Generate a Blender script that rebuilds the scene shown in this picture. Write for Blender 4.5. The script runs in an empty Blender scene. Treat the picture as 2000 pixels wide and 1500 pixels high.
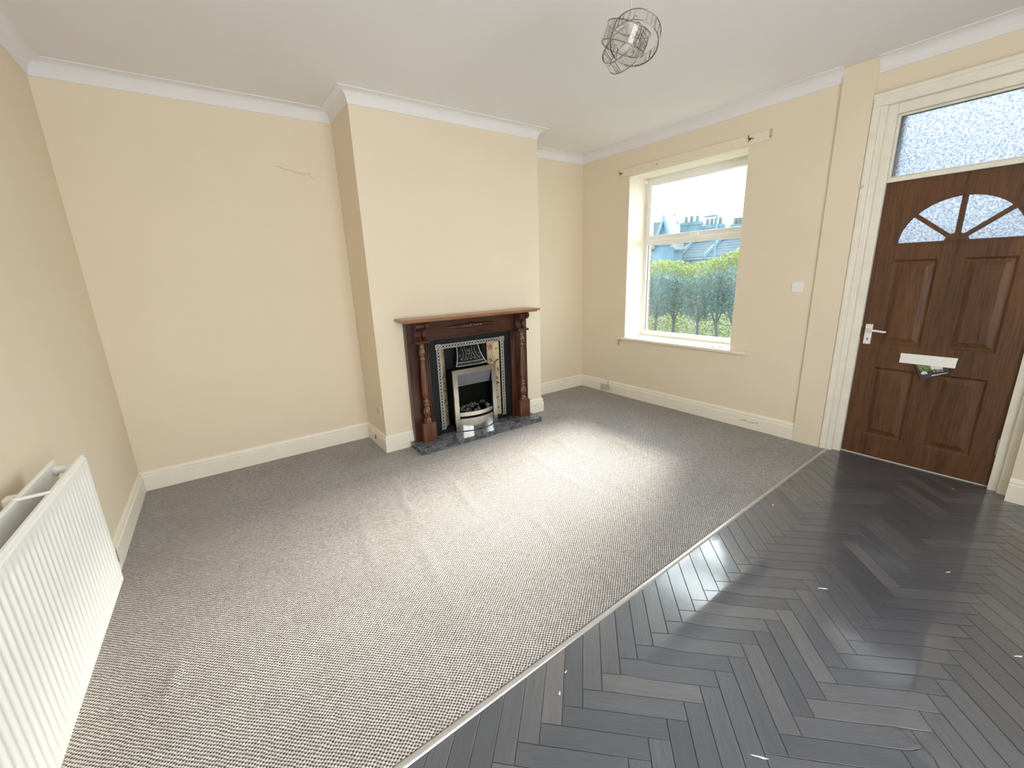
import bpy, bmesh, math, random
from mathutils import Vector, Matrix
random.seed(7)
PI = math.pi
SC = bpy.context.scene
COL = SC.collection

# ------------------------------------------------------------------ camera
CAM = Vector((.612, -3.9642, 1.4756)); YAW, PITCH, ROLL, FPX = .6153, -.2536, -.0356, 823.76
cf = Vector((math.sin(YAW)*math.cos(PITCH), math.cos(YAW)*math.cos(PITCH), math.sin(PITCH)))
r0 = Vector((math.cos(YAW), -math.sin(YAW), 0)); u0 = r0.cross(cf)
cr = r0*math.cos(ROLL) + u0*math.sin(ROLL); cu = u0*math.cos(ROLL) - r0*math.sin(ROLL)
cam_d = bpy.data.cameras.new('camera'); cam_d.sensor_width = 36; cam_d.lens = 36*FPX/2000
cam_d.clip_start = .02; cam_d.clip_end = 500
cam = bpy.data.objects.new('camera', cam_d); COL.objects.link(cam); SC.camera = cam
m3 = Matrix((cr, cu, -cf)).transposed()
cam.matrix_world = Matrix.Translation(CAM) @ m3.to_4x4()

# ------------------------------------------------------------------ light and exposure
SUN_DIR = Vector((-1, -.19, -.56)).normalized()
sd = bpy.data.lights.new('sun', 'SUN'); sd.energy = 21.5; sd.angle = math.radians(18); sd.color = (1, .91, .76)
sun = bpy.data.objects.new('sun', sd); COL.objects.link(sun)
sun.rotation_euler = SUN_DIR.to_track_quat('-Z', 'Y').to_euler(); sun.location = (12, 1, 8)

w = bpy.data.worlds.new('sky'); SC.world = w; w.use_nodes = True
nt = w.node_tree; nt.nodes.clear()
tc = nt.nodes.new('ShaderNodeTexCoord'); mp = nt.nodes.new('ShaderNodeMapping'); mp.inputs['Scale'].default_value = (1, 1, 3.2)
nz = nt.nodes.new('ShaderNodeTexNoise'); nz.inputs['Scale'].default_value = 3.1; nz.inputs['Detail'].default_value = 6; nz.inputs['Roughness'].default_value = .6
cr_ = nt.nodes.new('ShaderNodeValToRGB'); e = cr_.color_ramp.elements
e[0].position = .36; e[0].color = (.16, .27, .40, 1); e[1].position = .52; e[1].color = (.84, .94, 1.0, 1)
bg = nt.nodes.new('ShaderNodeBackground'); bg.inputs['Strength'].default_value = 5.3
wo = nt.nodes.new('ShaderNodeOutputWorld')
for a, b in ((tc.outputs['Generated'], mp.inputs['Vector']), (mp.outputs[0], nz.inputs['Vector']), (nz.outputs['Fac'], cr_.inputs['Fac']), (cr_.outputs[0], bg.inputs['Color'])):
    nt.links.new(a, b)

# bright haze of thin cloud around the sun
vn = nt.nodes.new('ShaderNodeVectorMath'); vn.operation = 'NORMALIZE'; vd = nt.nodes.new('ShaderNodeVectorMath'); vd.operation = 'DOT_PRODUCT'
vd.inputs[1].default_value = tuple(-SUN_DIR); mx_ = nt.nodes.new('ShaderNodeMath'); mx_.operation = 'MAXIMUM'; mx_.inputs[1].default_value = 0
pw = nt.nodes.new('ShaderNodeMath'); pw.operation = 'POWER'; pw.inputs[1].default_value = 16
ml = nt.nodes.new('ShaderNodeMath'); ml.operation = 'MULTIPLY'; ml.inputs[1].default_value = 19
bg2 = nt.nodes.new('ShaderNodeBackground'); bg2.inputs['Color'].default_value = (.92, .97, 1, 1); ash = nt.nodes.new('ShaderNodeAddShader')
for a, b in ((tc.outputs['Generated'], vn.inputs[0]), (vn.outputs[0], vd.inputs[0]), (vd.outputs['Value'], mx_.inputs[0]), (mx_.outputs[0], pw.inputs[0]), (pw.outputs[0], ml.inputs[0]), (ml.outputs[0], bg2.inputs['Strength']), (bg.outputs[0], ash.inputs[0]), (bg2.outputs[0], ash.inputs[1]), (ash.outputs[0], wo.inputs[0])):
    nt.links.new(a, b)

def area(name, loc, rot, sx, sy, power, col):
    l = bpy.data.lights.new(name, 'AREA'); l.shape = 'RECTANGLE'; l.size = sx; l.size_y = sy; l.energy = power; l.color = col
    o = bpy.data.objects.new(name, l); COL.objects.link(o); o.location = loc; o.rotation_euler = rot
    return o
# fill lamp added behind the camera to brighten the room
area('rear_fill', (1.55, -5.18, 1.45), (math.radians(90), 0, 0), 2.4, 1.7, 43, (1, .96, .90))

vs = SC.view_settings
vs.view_transform = 'Standard'; vs.look = 'None'; vs.gamma = 1; vs.use_curve_mapping = False; vs.exposure = .05
SC.cycles.max_bounces = 12; SC.cycles.diffuse_bounces = 6; SC.cycles.transparent_max_bounces = 16
SC.cycles.sample_clamp_indirect = 6

# ------------------------------------------------------------------ materials
def new_mat(name):
    m = bpy.data.materials.new(name); m.use_nodes = True; t = m.node_tree
    b = t.nodes['Principled BSDF']
    return m, t, b
def ramp(t, fac, stops):
    r = t.nodes.new('ShaderNodeValToRGB'); el = r.color_ramp.elements
    while len(el) < len(stops): el.new(.5)
    for q, (p, c) in zip(el, stops): q.position = p; q.color = (*c, 1)
    t.links.new(fac, r.inputs['Fac']); return r.outputs['Color']
def noise(t, scale, detail=4, vec=None, rough=.55, dist=0, mscale=None, coord='Object'):
    n = t.nodes.new('ShaderNodeTexNoise'); n.inputs['Scale'].default_value = scale; n.inputs['Detail'].default_value = detail
    n.inputs['Roughness'].default_value = rough; n.inputs['Distortion'].default_value = dist
    if vec is None:
        c = t.nodes.new('ShaderNodeTexCoord'); vec = c.outputs[coord]
    if mscale:
        mm = t.nodes.new('ShaderNodeMapping'); mm.inputs['Scale'].default_value = mscale
        t.links.new(vec, mm.inputs['Vector']); vec = mm.outputs[0]
    t.links.new(vec, n.inputs['Vector']); return n.outputs['Fac']
def bump(t, b, h, strength=.3, dist=.01):
    bn = t.nodes.new('ShaderNodeBump'); bn.inputs['Strength'].default_value = strength; bn.inputs['Distance'].default_value = dist
    t.links.new(h, bn.inputs['Height']); t.links.new(bn.outputs[0], b.inputs['Normal'])
def mixc(t, fac, a, b_):
    x = t.nodes.new('ShaderNodeMix'); x.data_type = 'RGBA'
    if isinstance(fac, float): x.inputs[0].default_value = fac
    else: t.links.new(fac, x.inputs[0])
    for i, v in ((6, a), (7, b_)):
        if isinstance(v, tuple): x.inputs[i].default_value = (*v, 1)
        else: t.links.new(v, x.inputs[i])
    return x.outputs[2]
def plain(name, col, rough=.5, metal=0, var=.0, scale=12, bs=0, bscale=60, coat=0, spec=None):
    m, t, b = new_mat(name)
    b.inputs['Roughness'].default_value = rough; b.inputs['Metallic'].default_value = metal
    if spec is not None: b.inputs['Specular IOR Level'].default_value = spec
    if coat: b.inputs['Coat Weight'].default_value = coat; b.inputs['Coat Roughness'].default_value = .15
    lo = tuple(c*(1-var) for c in col); hi = tuple(min(1, c*(1+var)) for c in col)
    t.links.new(ramp(t, noise(t, scale), [(.3, lo), (.7, hi)]), b.inputs['Base Color'])
    if bs: bump(t, b, noise(t, bscale, 6), bs, .004)
    return m
M = {}
M['wall'] = plain('cream_emulsion', (.79, .69, .54), .75, var=.012, scale=3, bs=.12, bscale=22)
M['ceiling'] = plain('white_emulsion', (.79, .785, .80), .85, var=.01, scale=2, bs=.10, bscale=30)
M['gloss'] = plain('cream_gloss_paint', (.86, .81, .70), .38, var=.025, scale=9, bs=.10, bscale=26)
M['frame'] = plain('old_white_paint', (.82, .78, .68), .42, var=.05, scale=11, bs=.12, bscale=30)
M['upvc'] = plain('white_upvc', (.86, .85, .83), .3, var=.01)
M['white'] = plain('white_plastic', (.86, .85, .82), .35, var=.01)
M['grey_plastic'] = plain('grey_plastic', (.55, .54, .50), .4, var=.03)
M['radiator'] = plain('white_radiator_enamel', (.88, .875, .84), .32, var=.01)
M['dark_metal'] = plain('dark_metal', (.10, .09, .08), .45, .7, var=.2, scale=60)
M['steel'] = plain('brushed_steel', (.62, .60, .57), .24, 1, var=.08, scale=18)
M['polished'] = plain('polished_steel', (.78, .76, .72), .12, 1, var=.04, scale=12)
M['chrome'] = plain('satin_chrome_wire', (.33, .30, .28), .28, 1, var=.05)
M['silver'] = plain('cast_silver', (.62, .61, .59), .38, .75, var=.12, scale=50)
M['castiron'] = plain('black_cast_iron', (.007, .008, .010), .42, 0, var=.3, scale=30, bs=.1, bscale=90, spec=.28)
M['relief'] = plain('dull_cast_relief', (.17, .165, .155), .42, .6, var=.35, scale=120)
M['fire_glass'] = plain('grey_canopy', (.16, .17, .20), .3, .4, var=.05)
M['firebox_black'] = plain('black_firebox', (.004, .004, .004), .7, var=.2, spec=.1)  # flat black for the firebox, coal bed and slot between the bands
M['coal'] = plain('coal', (.06, .058, .056), .22, 0, var=.9, scale=70, bs=.8, bscale=50)  # wide tone range paints in the glints on the coals
M['rubber'] = plain('dark_rubber', (.03, .03, .03), .6, var=.1)
M['fin_brown'] = plain('fin_brown', (.13, .11, .085), .9, var=.5, scale=70)
M['crack'] = plain('crack_brown', (.40, .32, .22), .9, var=.1)  # brown tone of the thin crack in the plaster
M['paper'] = plain('paper', (.80, .80, .78), .6, var=.02)
M['paint_chip'] = plain('paint_chip', (.80, .80, .77), .5, var=.05)
M['strip'] = plain('brushed_aluminium_strip', (.50, .49, .47), .33, .55, var=.1, scale=30)
M['concrete'] = plain('screed', (.06, .06, .06), .9, var=.2)

def wood(name, lo, hi, vertical=True, rough=.35, coat=.25, scale=9, axis=None):
    m, t, b = new_mat(name); b.inputs['Roughness'].default_value = rough
    b.inputs['Coat Weight'].default_value = coat; b.inputs['Coat Roughness'].default_value = .22
    s = axis or ((1, 1, .07) if vertical else (.07, 1, 1))
    n1 = noise(t, scale, 5, mscale=s, dist=1.2); n2 = noise(t, scale*9, 3, mscale=s)
    c1 = ramp(t, n1, [(.32, lo), (.68, hi)]); c2 = ramp(t, n2, [(.35, tuple(c*.55 for c in lo)), (.6, hi)])
    t.links.new(mixc(t, .35, c1, c2), b.inputs['Base Color'])
    bump(t, b, n2, .08, .002)
    return m
M['door_wood'] = wood('brown_door_wood', (.055, .019, .006), (.15, .062, .020), rough=.55, coat=0, scale=11)
M['mahogany'] = wood('mahogany', (.022, .006, .0035), (.085, .024, .011), rough=.30, coat=.25)
M['mahogany_highlit'] = wood('mahogany_highlit_turning', (.035, .010, .005), (.17, .058, .026), rough=.26, coat=.5)  # brighter mahogany: warm highlights of columns and plinths put into the colour
M['mahogany_h'] = wood('mahogany_rail', (.022, .006, .0035), (.080, .023, .011), vertical=False, rough=.30, coat=.25)
M['mantel_highlit'] = wood('mantel_highlit_wood', (.20, .085, .035), (.36, .17, .08), vertical=False, rough=.32, coat=.4)  # shelf wood lightened, its top highlight put into the colour

def marble():
    m, t, b = new_mat('grey_marble'); b.inputs['Roughness'].default_value = .16
    n = noise(t, 7, 8, rough=.65, dist=1.8); n2 = noise(t, 24, 6, dist=1)
    c = ramp(t, n, [(.36, (.03, .033, .04)), (.49, (.085, .09, .10)), (.52, (.30, .31, .34)), (.56, (.10, .105, .12)), (.75, (.05, .053, .06))])
    t.links.new(mixc(t, .35, c, ramp(t, n2, [(.3, (.03, .03, .035)), (.7, (.18, .185, .20))])), b.inputs['Base Color'])
    return m
M['marble'] = marble()

def carpet_mat():
    m, t, b = new_mat('woven_loop_carpet'); b.inputs['Roughness'].default_value = .95; b.inputs['Specular IOR Level'].default_value = .15
    c = t.nodes.new('ShaderNodeTexCoord'); mm = t.nodes.new('ShaderNodeMapping')
    mm.inputs['Rotation'].default_value = (0, 0, math.radians(4)); t.links.new(c.outputs['Object'], mm.inputs['Vector'])
    nn = t.nodes.new('ShaderNodeTexNoise'); nn.inputs['Scale'].default_value = 45; nn.inputs['Detail'].default_value = 1
    t.links.new(mm.outputs[0], nn.inputs['Vector'])
    n3 = t.nodes.new('ShaderNodeTexNoise'); n3.inputs['Scale'].default_value = 7; n3.inputs['Detail'].default_value = 2
    t.links.new(mm.outputs[0], n3.inputs['Vector'])
    a3 = t.nodes.new('ShaderNodeVectorMath'); a3.operation = 'MULTIPLY_ADD'; a3.inputs[1].default_value = (.010, .010, 0)
    t.links.new(n3.outputs['Color'], a3.inputs[0]); t.links.new(mm.outputs[0], a3.inputs[2])
    ad = t.nodes.new('ShaderNodeVectorMath'); ad.operation = 'MULTIPLY_ADD'; ad.inputs[1].default_value = (.0065, .0065, 0)
    t.links.new(nn.outputs['Color'], ad.inputs[0]); t.links.new(a3.outputs[0], ad.inputs[2])
    vo = t.nodes.new('ShaderNodeTexVoronoi'); vo.inputs['Scale'].default_value = 95; t.links.new(ad.outputs[0], vo.inputs['Vector'])
    vs2 = t.nodes.new('ShaderNodeSeparateColor'); t.links.new(vo.outputs['Color'], vs2.inputs[0])
    sx = t.nodes.new('ShaderNodeSeparateXYZ'); t.links.new(ad.outputs[0], sx.inputs[0])
    def mth(op, a, bb=None):
        q = t.nodes.new('ShaderNodeMath'); q.operation = op
        for i, v in enumerate((a, bb)):
            if v is None: continue
            if isinstance(v, (int, float)): q.inputs[i].default_value = v
            else: t.links.new(v, q.inputs[i])
        return q.outputs[0]
    sxx = mth('SINE', mth('MULTIPLY', sx.outputs[0], 2*PI/.0165)); syy = mth('SINE', mth('MULTIPLY', sx.outputs[1], 2*PI/.0142))
    h = mth('ADD', mth('MULTIPLY', mth('MULTIPLY', sxx, syy), .5), .5)
    big = noise(t, 2.3, 3); fib = noise(t, 420, 2)
    colr = ramp(t, h, [(.10, (.018, .017, .017)), (.36, (.36, .345, .345)), (.85, (.80, .775, .77))])
    tint = mixc(t, .55, ramp(t, fib, [(.3, (.55, .54, .54)), (.7, (1, .98, .97))]), ramp(t, vs2.outputs[0], [(0, (.45, .44, .44)), (1, (1, 1, 1))]))
    mul = t.nodes.new('ShaderNodeMix'); mul.data_type = 'RGBA'; mul.blend_type = 'MULTIPLY'; mul.inputs[0].default_value = .8
    t.links.new(colr, mul.inputs[6]); t.links.new(tint, mul.inputs[7])
    mul2 = t.nodes.new('ShaderNodeMix'); mul2.data_type = 'RGBA'; mul2.blend_type = 'MULTIPLY'; mul2.inputs[0].default_value = 1
    t.links.new(mul.outputs[2], mul2.inputs[6]); t.links.new(ramp(t, big, [(.3, (.90, .89, .88)), (.7, (1, 1, 1))]), mul2.inputs[7])
    t.links.new(mul2.outputs[2], b.inputs['Base Color'])
    bump(t, b, h, .8, .004)
    return m
M['carpet'] = carpet_mat()

def vinyl_mat():
    m, t, b = new_mat('worn_charcoal_vinyl')
    c = t.nodes.new('ShaderNodeTexCoord'); oi = t.nodes.new('ShaderNodeObjectInfo')
    g1 = noise(t, 16, 5, vec=c.outputs['UV'], mscale=(.12, 2.2, 1), dist=1.5); g2 = noise(t, 120, 3, vec=c.outputs['UV'], mscale=(.10, 2, 1))
    worn = noise(t, 2.6, 6, rough=.65)
    base = ramp(t, oi.outputs['Random'], [(0, (.048, .057, .075)), (.45, (.070, .079, .100)), (.8, (.086, .092, .109)), (1, (.130, .128, .138))])
    gr = ramp(t, g1, [(.3, (.78, .78, .79)), (.65, (1.0, 1.0, 1.0))]); gr2 = ramp(t, g2, [(.38, (.62, .62, .63)), (.55, (1, 1, 1))])
    def mul(a, b_, f=1.0):
        x = t.nodes.new('ShaderNodeMix'); x.data_type = 'RGBA'; x.blend_type = 'MULTIPLY'; x.inputs[0].default_value = f
        t.links.new(a, x.inputs[6]); t.links.new(b_, x.inputs[7]); return x.outputs[2]
    t.links.new(mul(mul(base, gr, .9), gr2, .6), b.inputs['Base Color'])
    r = t.nodes.new('ShaderNodeMapRange'); r.inputs['From Min'].default_value = .3; r.inputs['From Max'].default_value = .7
    r.inputs['To Min'].default_value = .34; r.inputs['To Max'].default_value = .56; t.links.new(worn, r.inputs['Value'])
    t.links.new(r.outputs[0], b.inputs['Roughness']); b.inputs['IOR'].default_value = 1.9; b.inputs['Coat Weight'].default_value = .9; b.inputs['Coat Roughness'].default_value = .13
    hb = noise(t, 60, 5, rough=.7); bump(t, b, hb, .06, .003)
    return m
M['vinyl'] = vinyl_mat()

def window_glass():
    m = bpy.data.materials.new('hazed_window_glass'); m.use_nodes = True; t = m.node_tree; t.nodes.clear()
    tr = t.nodes.new('ShaderNodeBsdfTransparent'); tl = t.nodes.new('ShaderNodeBsdfTranslucent'); gl = t.nodes.new('ShaderNodeBsdfGlossy')
    tr.inputs[0].default_value = (.95, .97, .96, 1); tl.inputs[0].default_value = (.62, .88, 1.0, 1); gl.inputs['Roughness'].default_value = .02  # cyan translucent veil imitates the glare haze over the window view
    m1 = t.nodes.new('ShaderNodeMixShader'); m2 = t.nodes.new('ShaderNodeMixShader'); o = t.nodes.new('ShaderNodeOutputMaterial')
    n = noise(t, 3, 3, mscale=(1, 2.2, .5)); r = t.nodes.new('ShaderNodeMapRange')
    r.inputs['From Min'].default_value = .35; r.inputs['From Max'].default_value = .7; r.inputs['To Min'].default_value = .006; r.inputs['To Max'].default_value = .016
    t.links.new(n, r.inputs['Value']); t.links.new(r.outputs[0], m1.inputs[0])
    t.links.new(tr.outputs[0], m1.inputs[1]); t.links.new(tl.outputs[0], m1.inputs[2])
    m2.inputs[0].default_value = .04; t.links.new(m1.outputs[0], m2.inputs[1]); t.links.new(gl.outputs[0], m2.inputs[2]); t.links.new(m2.outputs[0], o.inputs[0])
    return m
M['glass'] = window_glass()
def obscure_glass():
    m = bpy.data.materials.new('textured_obscure_glass'); m.use_nodes = True; t = m.node_tree; t.nodes.clear()
    rf = t.nodes.new('ShaderNodeBsdfRefraction'); gl = t.nodes.new('ShaderNodeBsdfGlossy'); tl = t.nodes.new('ShaderNodeBsdfTranslucent')
    n = noise(t, 85, 3, rough=.6, dist=.8)
    t.links.new(ramp(t, n, [(.36, (.21, .225, .245)), (.62, (.36, .38, .41))]), rf.inputs['Color'])
    rf.inputs['Roughness'].default_value = .24; rf.inputs['IOR'].default_value = 1.12; gl.inputs['Roughness'].default_value = .15
    tl.inputs[0].default_value = (.16, .18, .21, 1)
    o = t.nodes.new('ShaderNodeOutputMaterial'); bn = t.nodes.new('ShaderNodeBump'); bn.inputs['Strength'].default_value = .8; bn.inputs['Distance'].default_value = .004
    t.links.new(n, bn.inputs['Height']); t.links.new(bn.outputs[0], rf.inputs['Normal']); t.links.new(bn.outputs[0], gl.inputs['Normal'])
    m0 = t.nodes.new('ShaderNodeMixShader'); m0.inputs[0].default_value = .10; t.links.new(rf.outputs[0], m0.inputs[1]); t.links.new(tl.outputs[0], m0.inputs[2])
    m2 = t.nodes.new('ShaderNodeMixShader'); m2.inputs[0].default_value = .05
    t.links.new(m0.outputs[0], m2.inputs[1]); t.links.new(gl.outputs[0], m2.inputs[2]); t.links.new(m2.outputs[0], o.inputs[0])
    return m
M['obscure'] = obscure_glass()
def crystal():
    m, t, b = new_mat('clear_acrylic'); b.inputs['Base Color'].default_value = (.93, .92, .90, 1); b.inputs['Roughness'].default_value = .06
    b.inputs['Transmission Weight'].default_value = 1; b.inputs['IOR'].default_value = 1.45
    t.links.new(ramp(t, noise(t, 30), [(0, (.90, .89, .87)), (1, (.97, .97, .96))]), b.inputs['Base Color'])
    return m
M['crystal'] = crystal()
# outdoors
M['brick'] = plain('pink_brick', (.16, .105, .085), .9, var=.35, scale=20, bs=.3, bscale=80)
M['mortar'] = plain('mortar', (.30, .27, .23), .95, var=.2, scale=30)
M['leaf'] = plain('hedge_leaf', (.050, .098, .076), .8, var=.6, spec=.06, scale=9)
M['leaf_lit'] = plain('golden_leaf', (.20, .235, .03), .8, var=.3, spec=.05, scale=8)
M['bark'] = plain('bark', (.05, .055, .06), .9, var=.3, scale=20)
M['grass'] = plain('sunlit_grass', (.022, .030, .003), .9, var=.4, spec=.05, scale=14)
M['stone'] = plain('haze_blue_stone', (.085, .17, .23), .9, var=.22, scale=1.5)  # blue of the outdoor haze put into the stone colour
M['slate'] = plain('roof_slate', (.035, .062, .085), .55, var=.3, scale=3, bs=.4, bscale=6)  # slate tinted with the same haze blue
M['barge'] = plain('pale_haze_blue_trim', (.13, .21, .26), .7, var=.1)  # pale trim, haze blue mixed into its colour
M['pot'] = plain('chimney_pot', (.16, .16, .17), .9, var=.2)
M['pane'] = plain('dark_window_pane', (.05, .07, .09), .15, var=.2)
M['rail'] = plain('painted_railing', (.09, .13, .15), .6, var=.1)
M['road'] = plain('asphalt', (.05, .05, .055), .9, var=.15)
# leaflet colours and tile colours
M['leaflet_dark'] = plain('leaflet_charcoal', (.045, .045, .045), .35, var=.2)
M['leaflet_green'] = plain('leaflet_green', (.16, .22, .05), .35, var=.5, scale=90)
M['leaflet_white'] = plain('leaflet_white', (.72, .72, .70), .35, var=.05)
M['tile'] = plain('cream_glazed_tile', (.66, .55, .36), .16, var=.04, coat=.6)
M['petal'] = plain('pink_petal_glaze', (.62, .22, .16), .2, var=.35, scale=120, coat=.4)
M['leaf_glaze'] = plain('green_leaf_glaze', (.10, .10, .035), .2, var=.4, scale=80, coat=.4)

# ------------------------------------------------------------------ helpers
def new_bm(): return bmesh.new()
def add_box(bm, x0, x1, y0, y1, z0, z1, bevel=0, seg=2, mi=0):
    t = bmesh.new(); bmesh.ops.create_cube(t, size=1)
    for v in t.verts:
        v.co = Vector(((x0+x1)/2+v.co.x*(x1-x0), (y0+y1)/2+v.co.y*(y1-y0), (z0+z1)/2+v.co.z*(z1-z0)))
    if bevel:
        bmesh.ops.bevel(t, geom=list(t.edges), offset=bevel, segments=seg, affect='EDGES', profile=.5)
    merge(bm, t, mi)
def merge(bm, t, mi=0, mat=None):
    if mat is not None: bmesh.ops.transform(t, matrix=mat, verts=t.verts)
    vm = {}
    for v in t.verts: vm[v] = bm.verts.new(v.co)
    for f in t.faces:
        try:
            nf = bm.faces.new([vm[v] for v in f.verts]); nf.smooth = f.smooth; nf.material_index = mi if mi else f.material_index
        except ValueError: pass
    t.free()
def add_tube(bm, pts, r, seg=8, closed=False, mi=0):
    pts = [Vector(p) for p in pts]; n = len(pts); rings = []
    prev = None
    for i, p in enumerate(pts):
        if closed: d = pts[(i+1) % n]-pts[(i-1) % n]
        else: d = pts[min(i+1, n-1)]-pts[max(i-1, 0)]
        if d.length < 1e-9: d = Vector((0, 0, 1))
        d.normalize()
        if prev is None:
            a = d.orthogonal().normalized()
        else:
            a = prev - d*prev.dot(d)
            a = a.normalized() if a.length > 1e-6 else d.orthogonal().normalized()
        prev = a; b = d.cross(a); rr = r[i] if isinstance(r, (list, tuple)) else r
        rings.append([bm.verts.new(p+(a*math.cos(2*PI*k/seg)+b*math.sin(2*PI*k/seg))*rr) for k in range(seg)])
    m = n if closed else n-1
    for i in range(m):
        A, B = rings[i], rings[(i+1) % n]
        for k in range(seg):
            f = bm.faces.new((A[k], A[(k+1) % seg], B[(k+1) % seg], B[k])); f.smooth = True; f.material_index = mi
    if not closed:
        for R, rev in ((rings[0], True), (rings[-1], False)):
            f = bm.faces.new(R[::-1] if rev else R); f.material_index = mi
def add_lathe(bm, cx, cy, prof, seg=20, axis='z', mi=0, cz=0):
    """prof: list of (radius, height)"""
    rings = []
    for r, h in prof:
        ring = []
        for k in range(seg):
            a = 2*PI*k/seg
            if axis == 'z': co = (cx+r*math.cos(a), cy+r*math.sin(a), h)
            elif axis == 'x': co = (h, cy+r*math.cos(a), cz+r*math.sin(a))
            else: co = (cx+r*math.cos(a), h, cz+r*math.sin(a))
            ring.append(bm.verts.new(co))
        rings.append(ring)
    for i in range(len(rings)-1):
        for k in range(seg):
            f = bm.faces.new((rings[i][k], rings[i][(k+1) % seg], rings[i+1][(k+1) % seg], rings[i+1][k])); f.smooth = True; f.material_index = mi
    bm.faces.new(rings[0][::-1]).material_index = mi; bm.faces.new(rings[-1]).material_index = mi
def add_prism(bm, pts, vec, mi=0, smooth=False):
    """pts: list of 3d coords of a planar outline, extruded by vec"""
    v = Vector(vec); A = [bm.verts.new(Vector(p)) for p in pts]; B = [bm.verts.new(Vector(p)+v) for p in pts]; n = len(pts)
    bm.faces.new(A[::-1]).material_index = mi; bm.faces.new(B).material_index = mi
    for i in range(n):
        f = bm.faces.new((A[i], A[(i+1) % n], B[(i+1) % n], B[i])); f.material_index = mi; f.smooth = smooth
def sweep(bm, path, prof, closed_prof=True, cuts=(0, 0)):
    """path: plan points (x,y); prof: (offset to the right-hand side of travel, z). mitred corners"""
    P = [Vector(p).to_2d() if len(p) > 2 else Vector(p) for p in path]; n = len(P); rings = []
    for i in range(n):
        def nrm(a, b):
            d = (b-a).normalized(); return Vector((d.y, -d.x))
        if i == 0: nn = nrm(P[0], P[1]); s = 1
        elif i == n-1: nn = nrm(P[-2], P[-1]); s = 1
        else:
            a = nrm(P[i-1], P[i]); b = nrm(P[i], P[i+1]); nn = (a+b).normalized(); s = 1/max(.2, nn.dot(a))
        rings.append([bm.verts.new((P[i].x+nn.x*o*s, P[i].y+nn.y*o*s, z)) for o, z in prof])
    k = len(prof)
    for i in range(n-1):
        for j in range(k if closed_prof else k-1):
            bm.faces.new((rings[i][j], rings[i+1][j], rings[i+1][(j+1) % k], rings[i][(j+1) % k]))
    bm.faces.new(rings[0]); bm.faces.new(rings[-1][::-1])
def obj(name, bm, mats, parent=None, sharp=35, kind=None, label=None):
    bmesh.ops.recalc_face_normals(bm, faces=bm.faces)
    me = bpy.data.meshes.new(name); bm.to_mesh(me); bm.free()
    if not isinstance(mats, (list, tuple)): mats = [mats]
    for m in mats: me.materials.append(m)
    o = bpy.data.objects.new(name, me); COL.objects.link(o)
    if parent is not None:
        root = parent
        while root.parent: root = root.parent
        off = Vector(root['_base']) if '_base' in root else Vector((0, 0, 0))
        if parent.parent is None or True:
            me.transform(Matrix.Translation(-off))
        o.parent = parent
    if kind: o['kind'] = kind
    if label: o['label'] = label
    return o
def thing(name, label, cat, loc, group=None):
    o = bpy.data.objects.new(name, None); COL.objects.link(o); o.location = loc; o['_base'] = tuple(loc)
    o.empty_display_size = .05
    o['label'] = label; o['category'] = cat
    if group: o['group'] = group
    return o
def tag(o, label, cat, group=None, kind=None):
    o['label'] = label; o['category'] = cat
    if group: o['group'] = group
    if kind: o['kind'] = kind
    return o
def struct(name, bm, m, label=None):
    o = obj(name, bm, m); o['kind'] = 'structure'
    if label: o['label'] = label
    return o
def smooth_angle(o, deg=40):
    for p in o.data.polygons: p.use_smooth = True
    try: o.data.set_sharp_from_angle(angle=math.radians(deg))
    except Exception: pass
    return o

H = 2.796; C = .086           # ceiling height, cornice
XW = 4.566; XB, XC, D = 1.701, 3.452, .498
YR = -5.3

# ------------------------------------------------------------------ shell
bm = new_bm(); add_box(bm, -.3, 5.0, YR-.2, .2, -.14, -.006); floor = struct('floor', bm, M['concrete'])
bm = new_bm(); add_box(bm, -.3, 5.02, YR-.2, .2, H, H+.15); struct('ceiling', bm, M['ceiling'])
KL = .017      # the left wall splays out slightly towards the camera
bm = new_bm(); add_prism(bm, [(-.3, YR-.2, -.02), (KL*(YR-.2), YR-.2, -.02), (0, 0, -.02), (0, .2, -.02), (-.3, .2, -.02)], (0, 0, H+.02)); struct('wall_left', bm, M['wall'])
bm = new_bm(); add_box(bm, 0, XW, 0, .2, -.02, H); wall_back = struct('wall_back', bm, M['wall'])
# chimney breast with the hearth recess
bm = new_bm()
ox0, ox1, oz = 2.19, 2.97, .93
add_box(bm, XB, ox0, -D, 0, -.02, H); add_box(bm, ox1, XC, -D, 0, -.02, H); add_box(bm, ox0, ox1, -D, 0, oz, H); add_box(bm, ox0, ox1, -.02, 0, -.02, oz)
wall_ch = struct('wall_chimney', bm, M['wall'])
# window wall
WY0, WY1, WZ0, WZ1 = -1.955, -.703, .705, 2.452
bm = new_bm()
XO = 5.0
def wbox(x0, y0, y1, z0, z1): add_box(bm, x0, XO, y0, y1, z0, z1)
wbox(XW, WY1, .2, -.02, H); wbox(XW, -2.58, WY0, -.02, H); wbox(XW, WY0, WY1, -.02, WZ0); wbox(XW, WY0, WY1, WZ1, H)
wbox(4.545, -2.775, -2.58, -.02, H); wbox(4.60, -3.81, -2.775, 2.50, H)
wbox(4.575, -2.86, -2.775, -.02, 2.5); wbox(4.575, -3.81, -3.765, -.02, 2.5)
wbox(4.48, YR, -3.81, -.02, H)
wall_right = struct('wall_right', bm, M['wall'])
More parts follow.
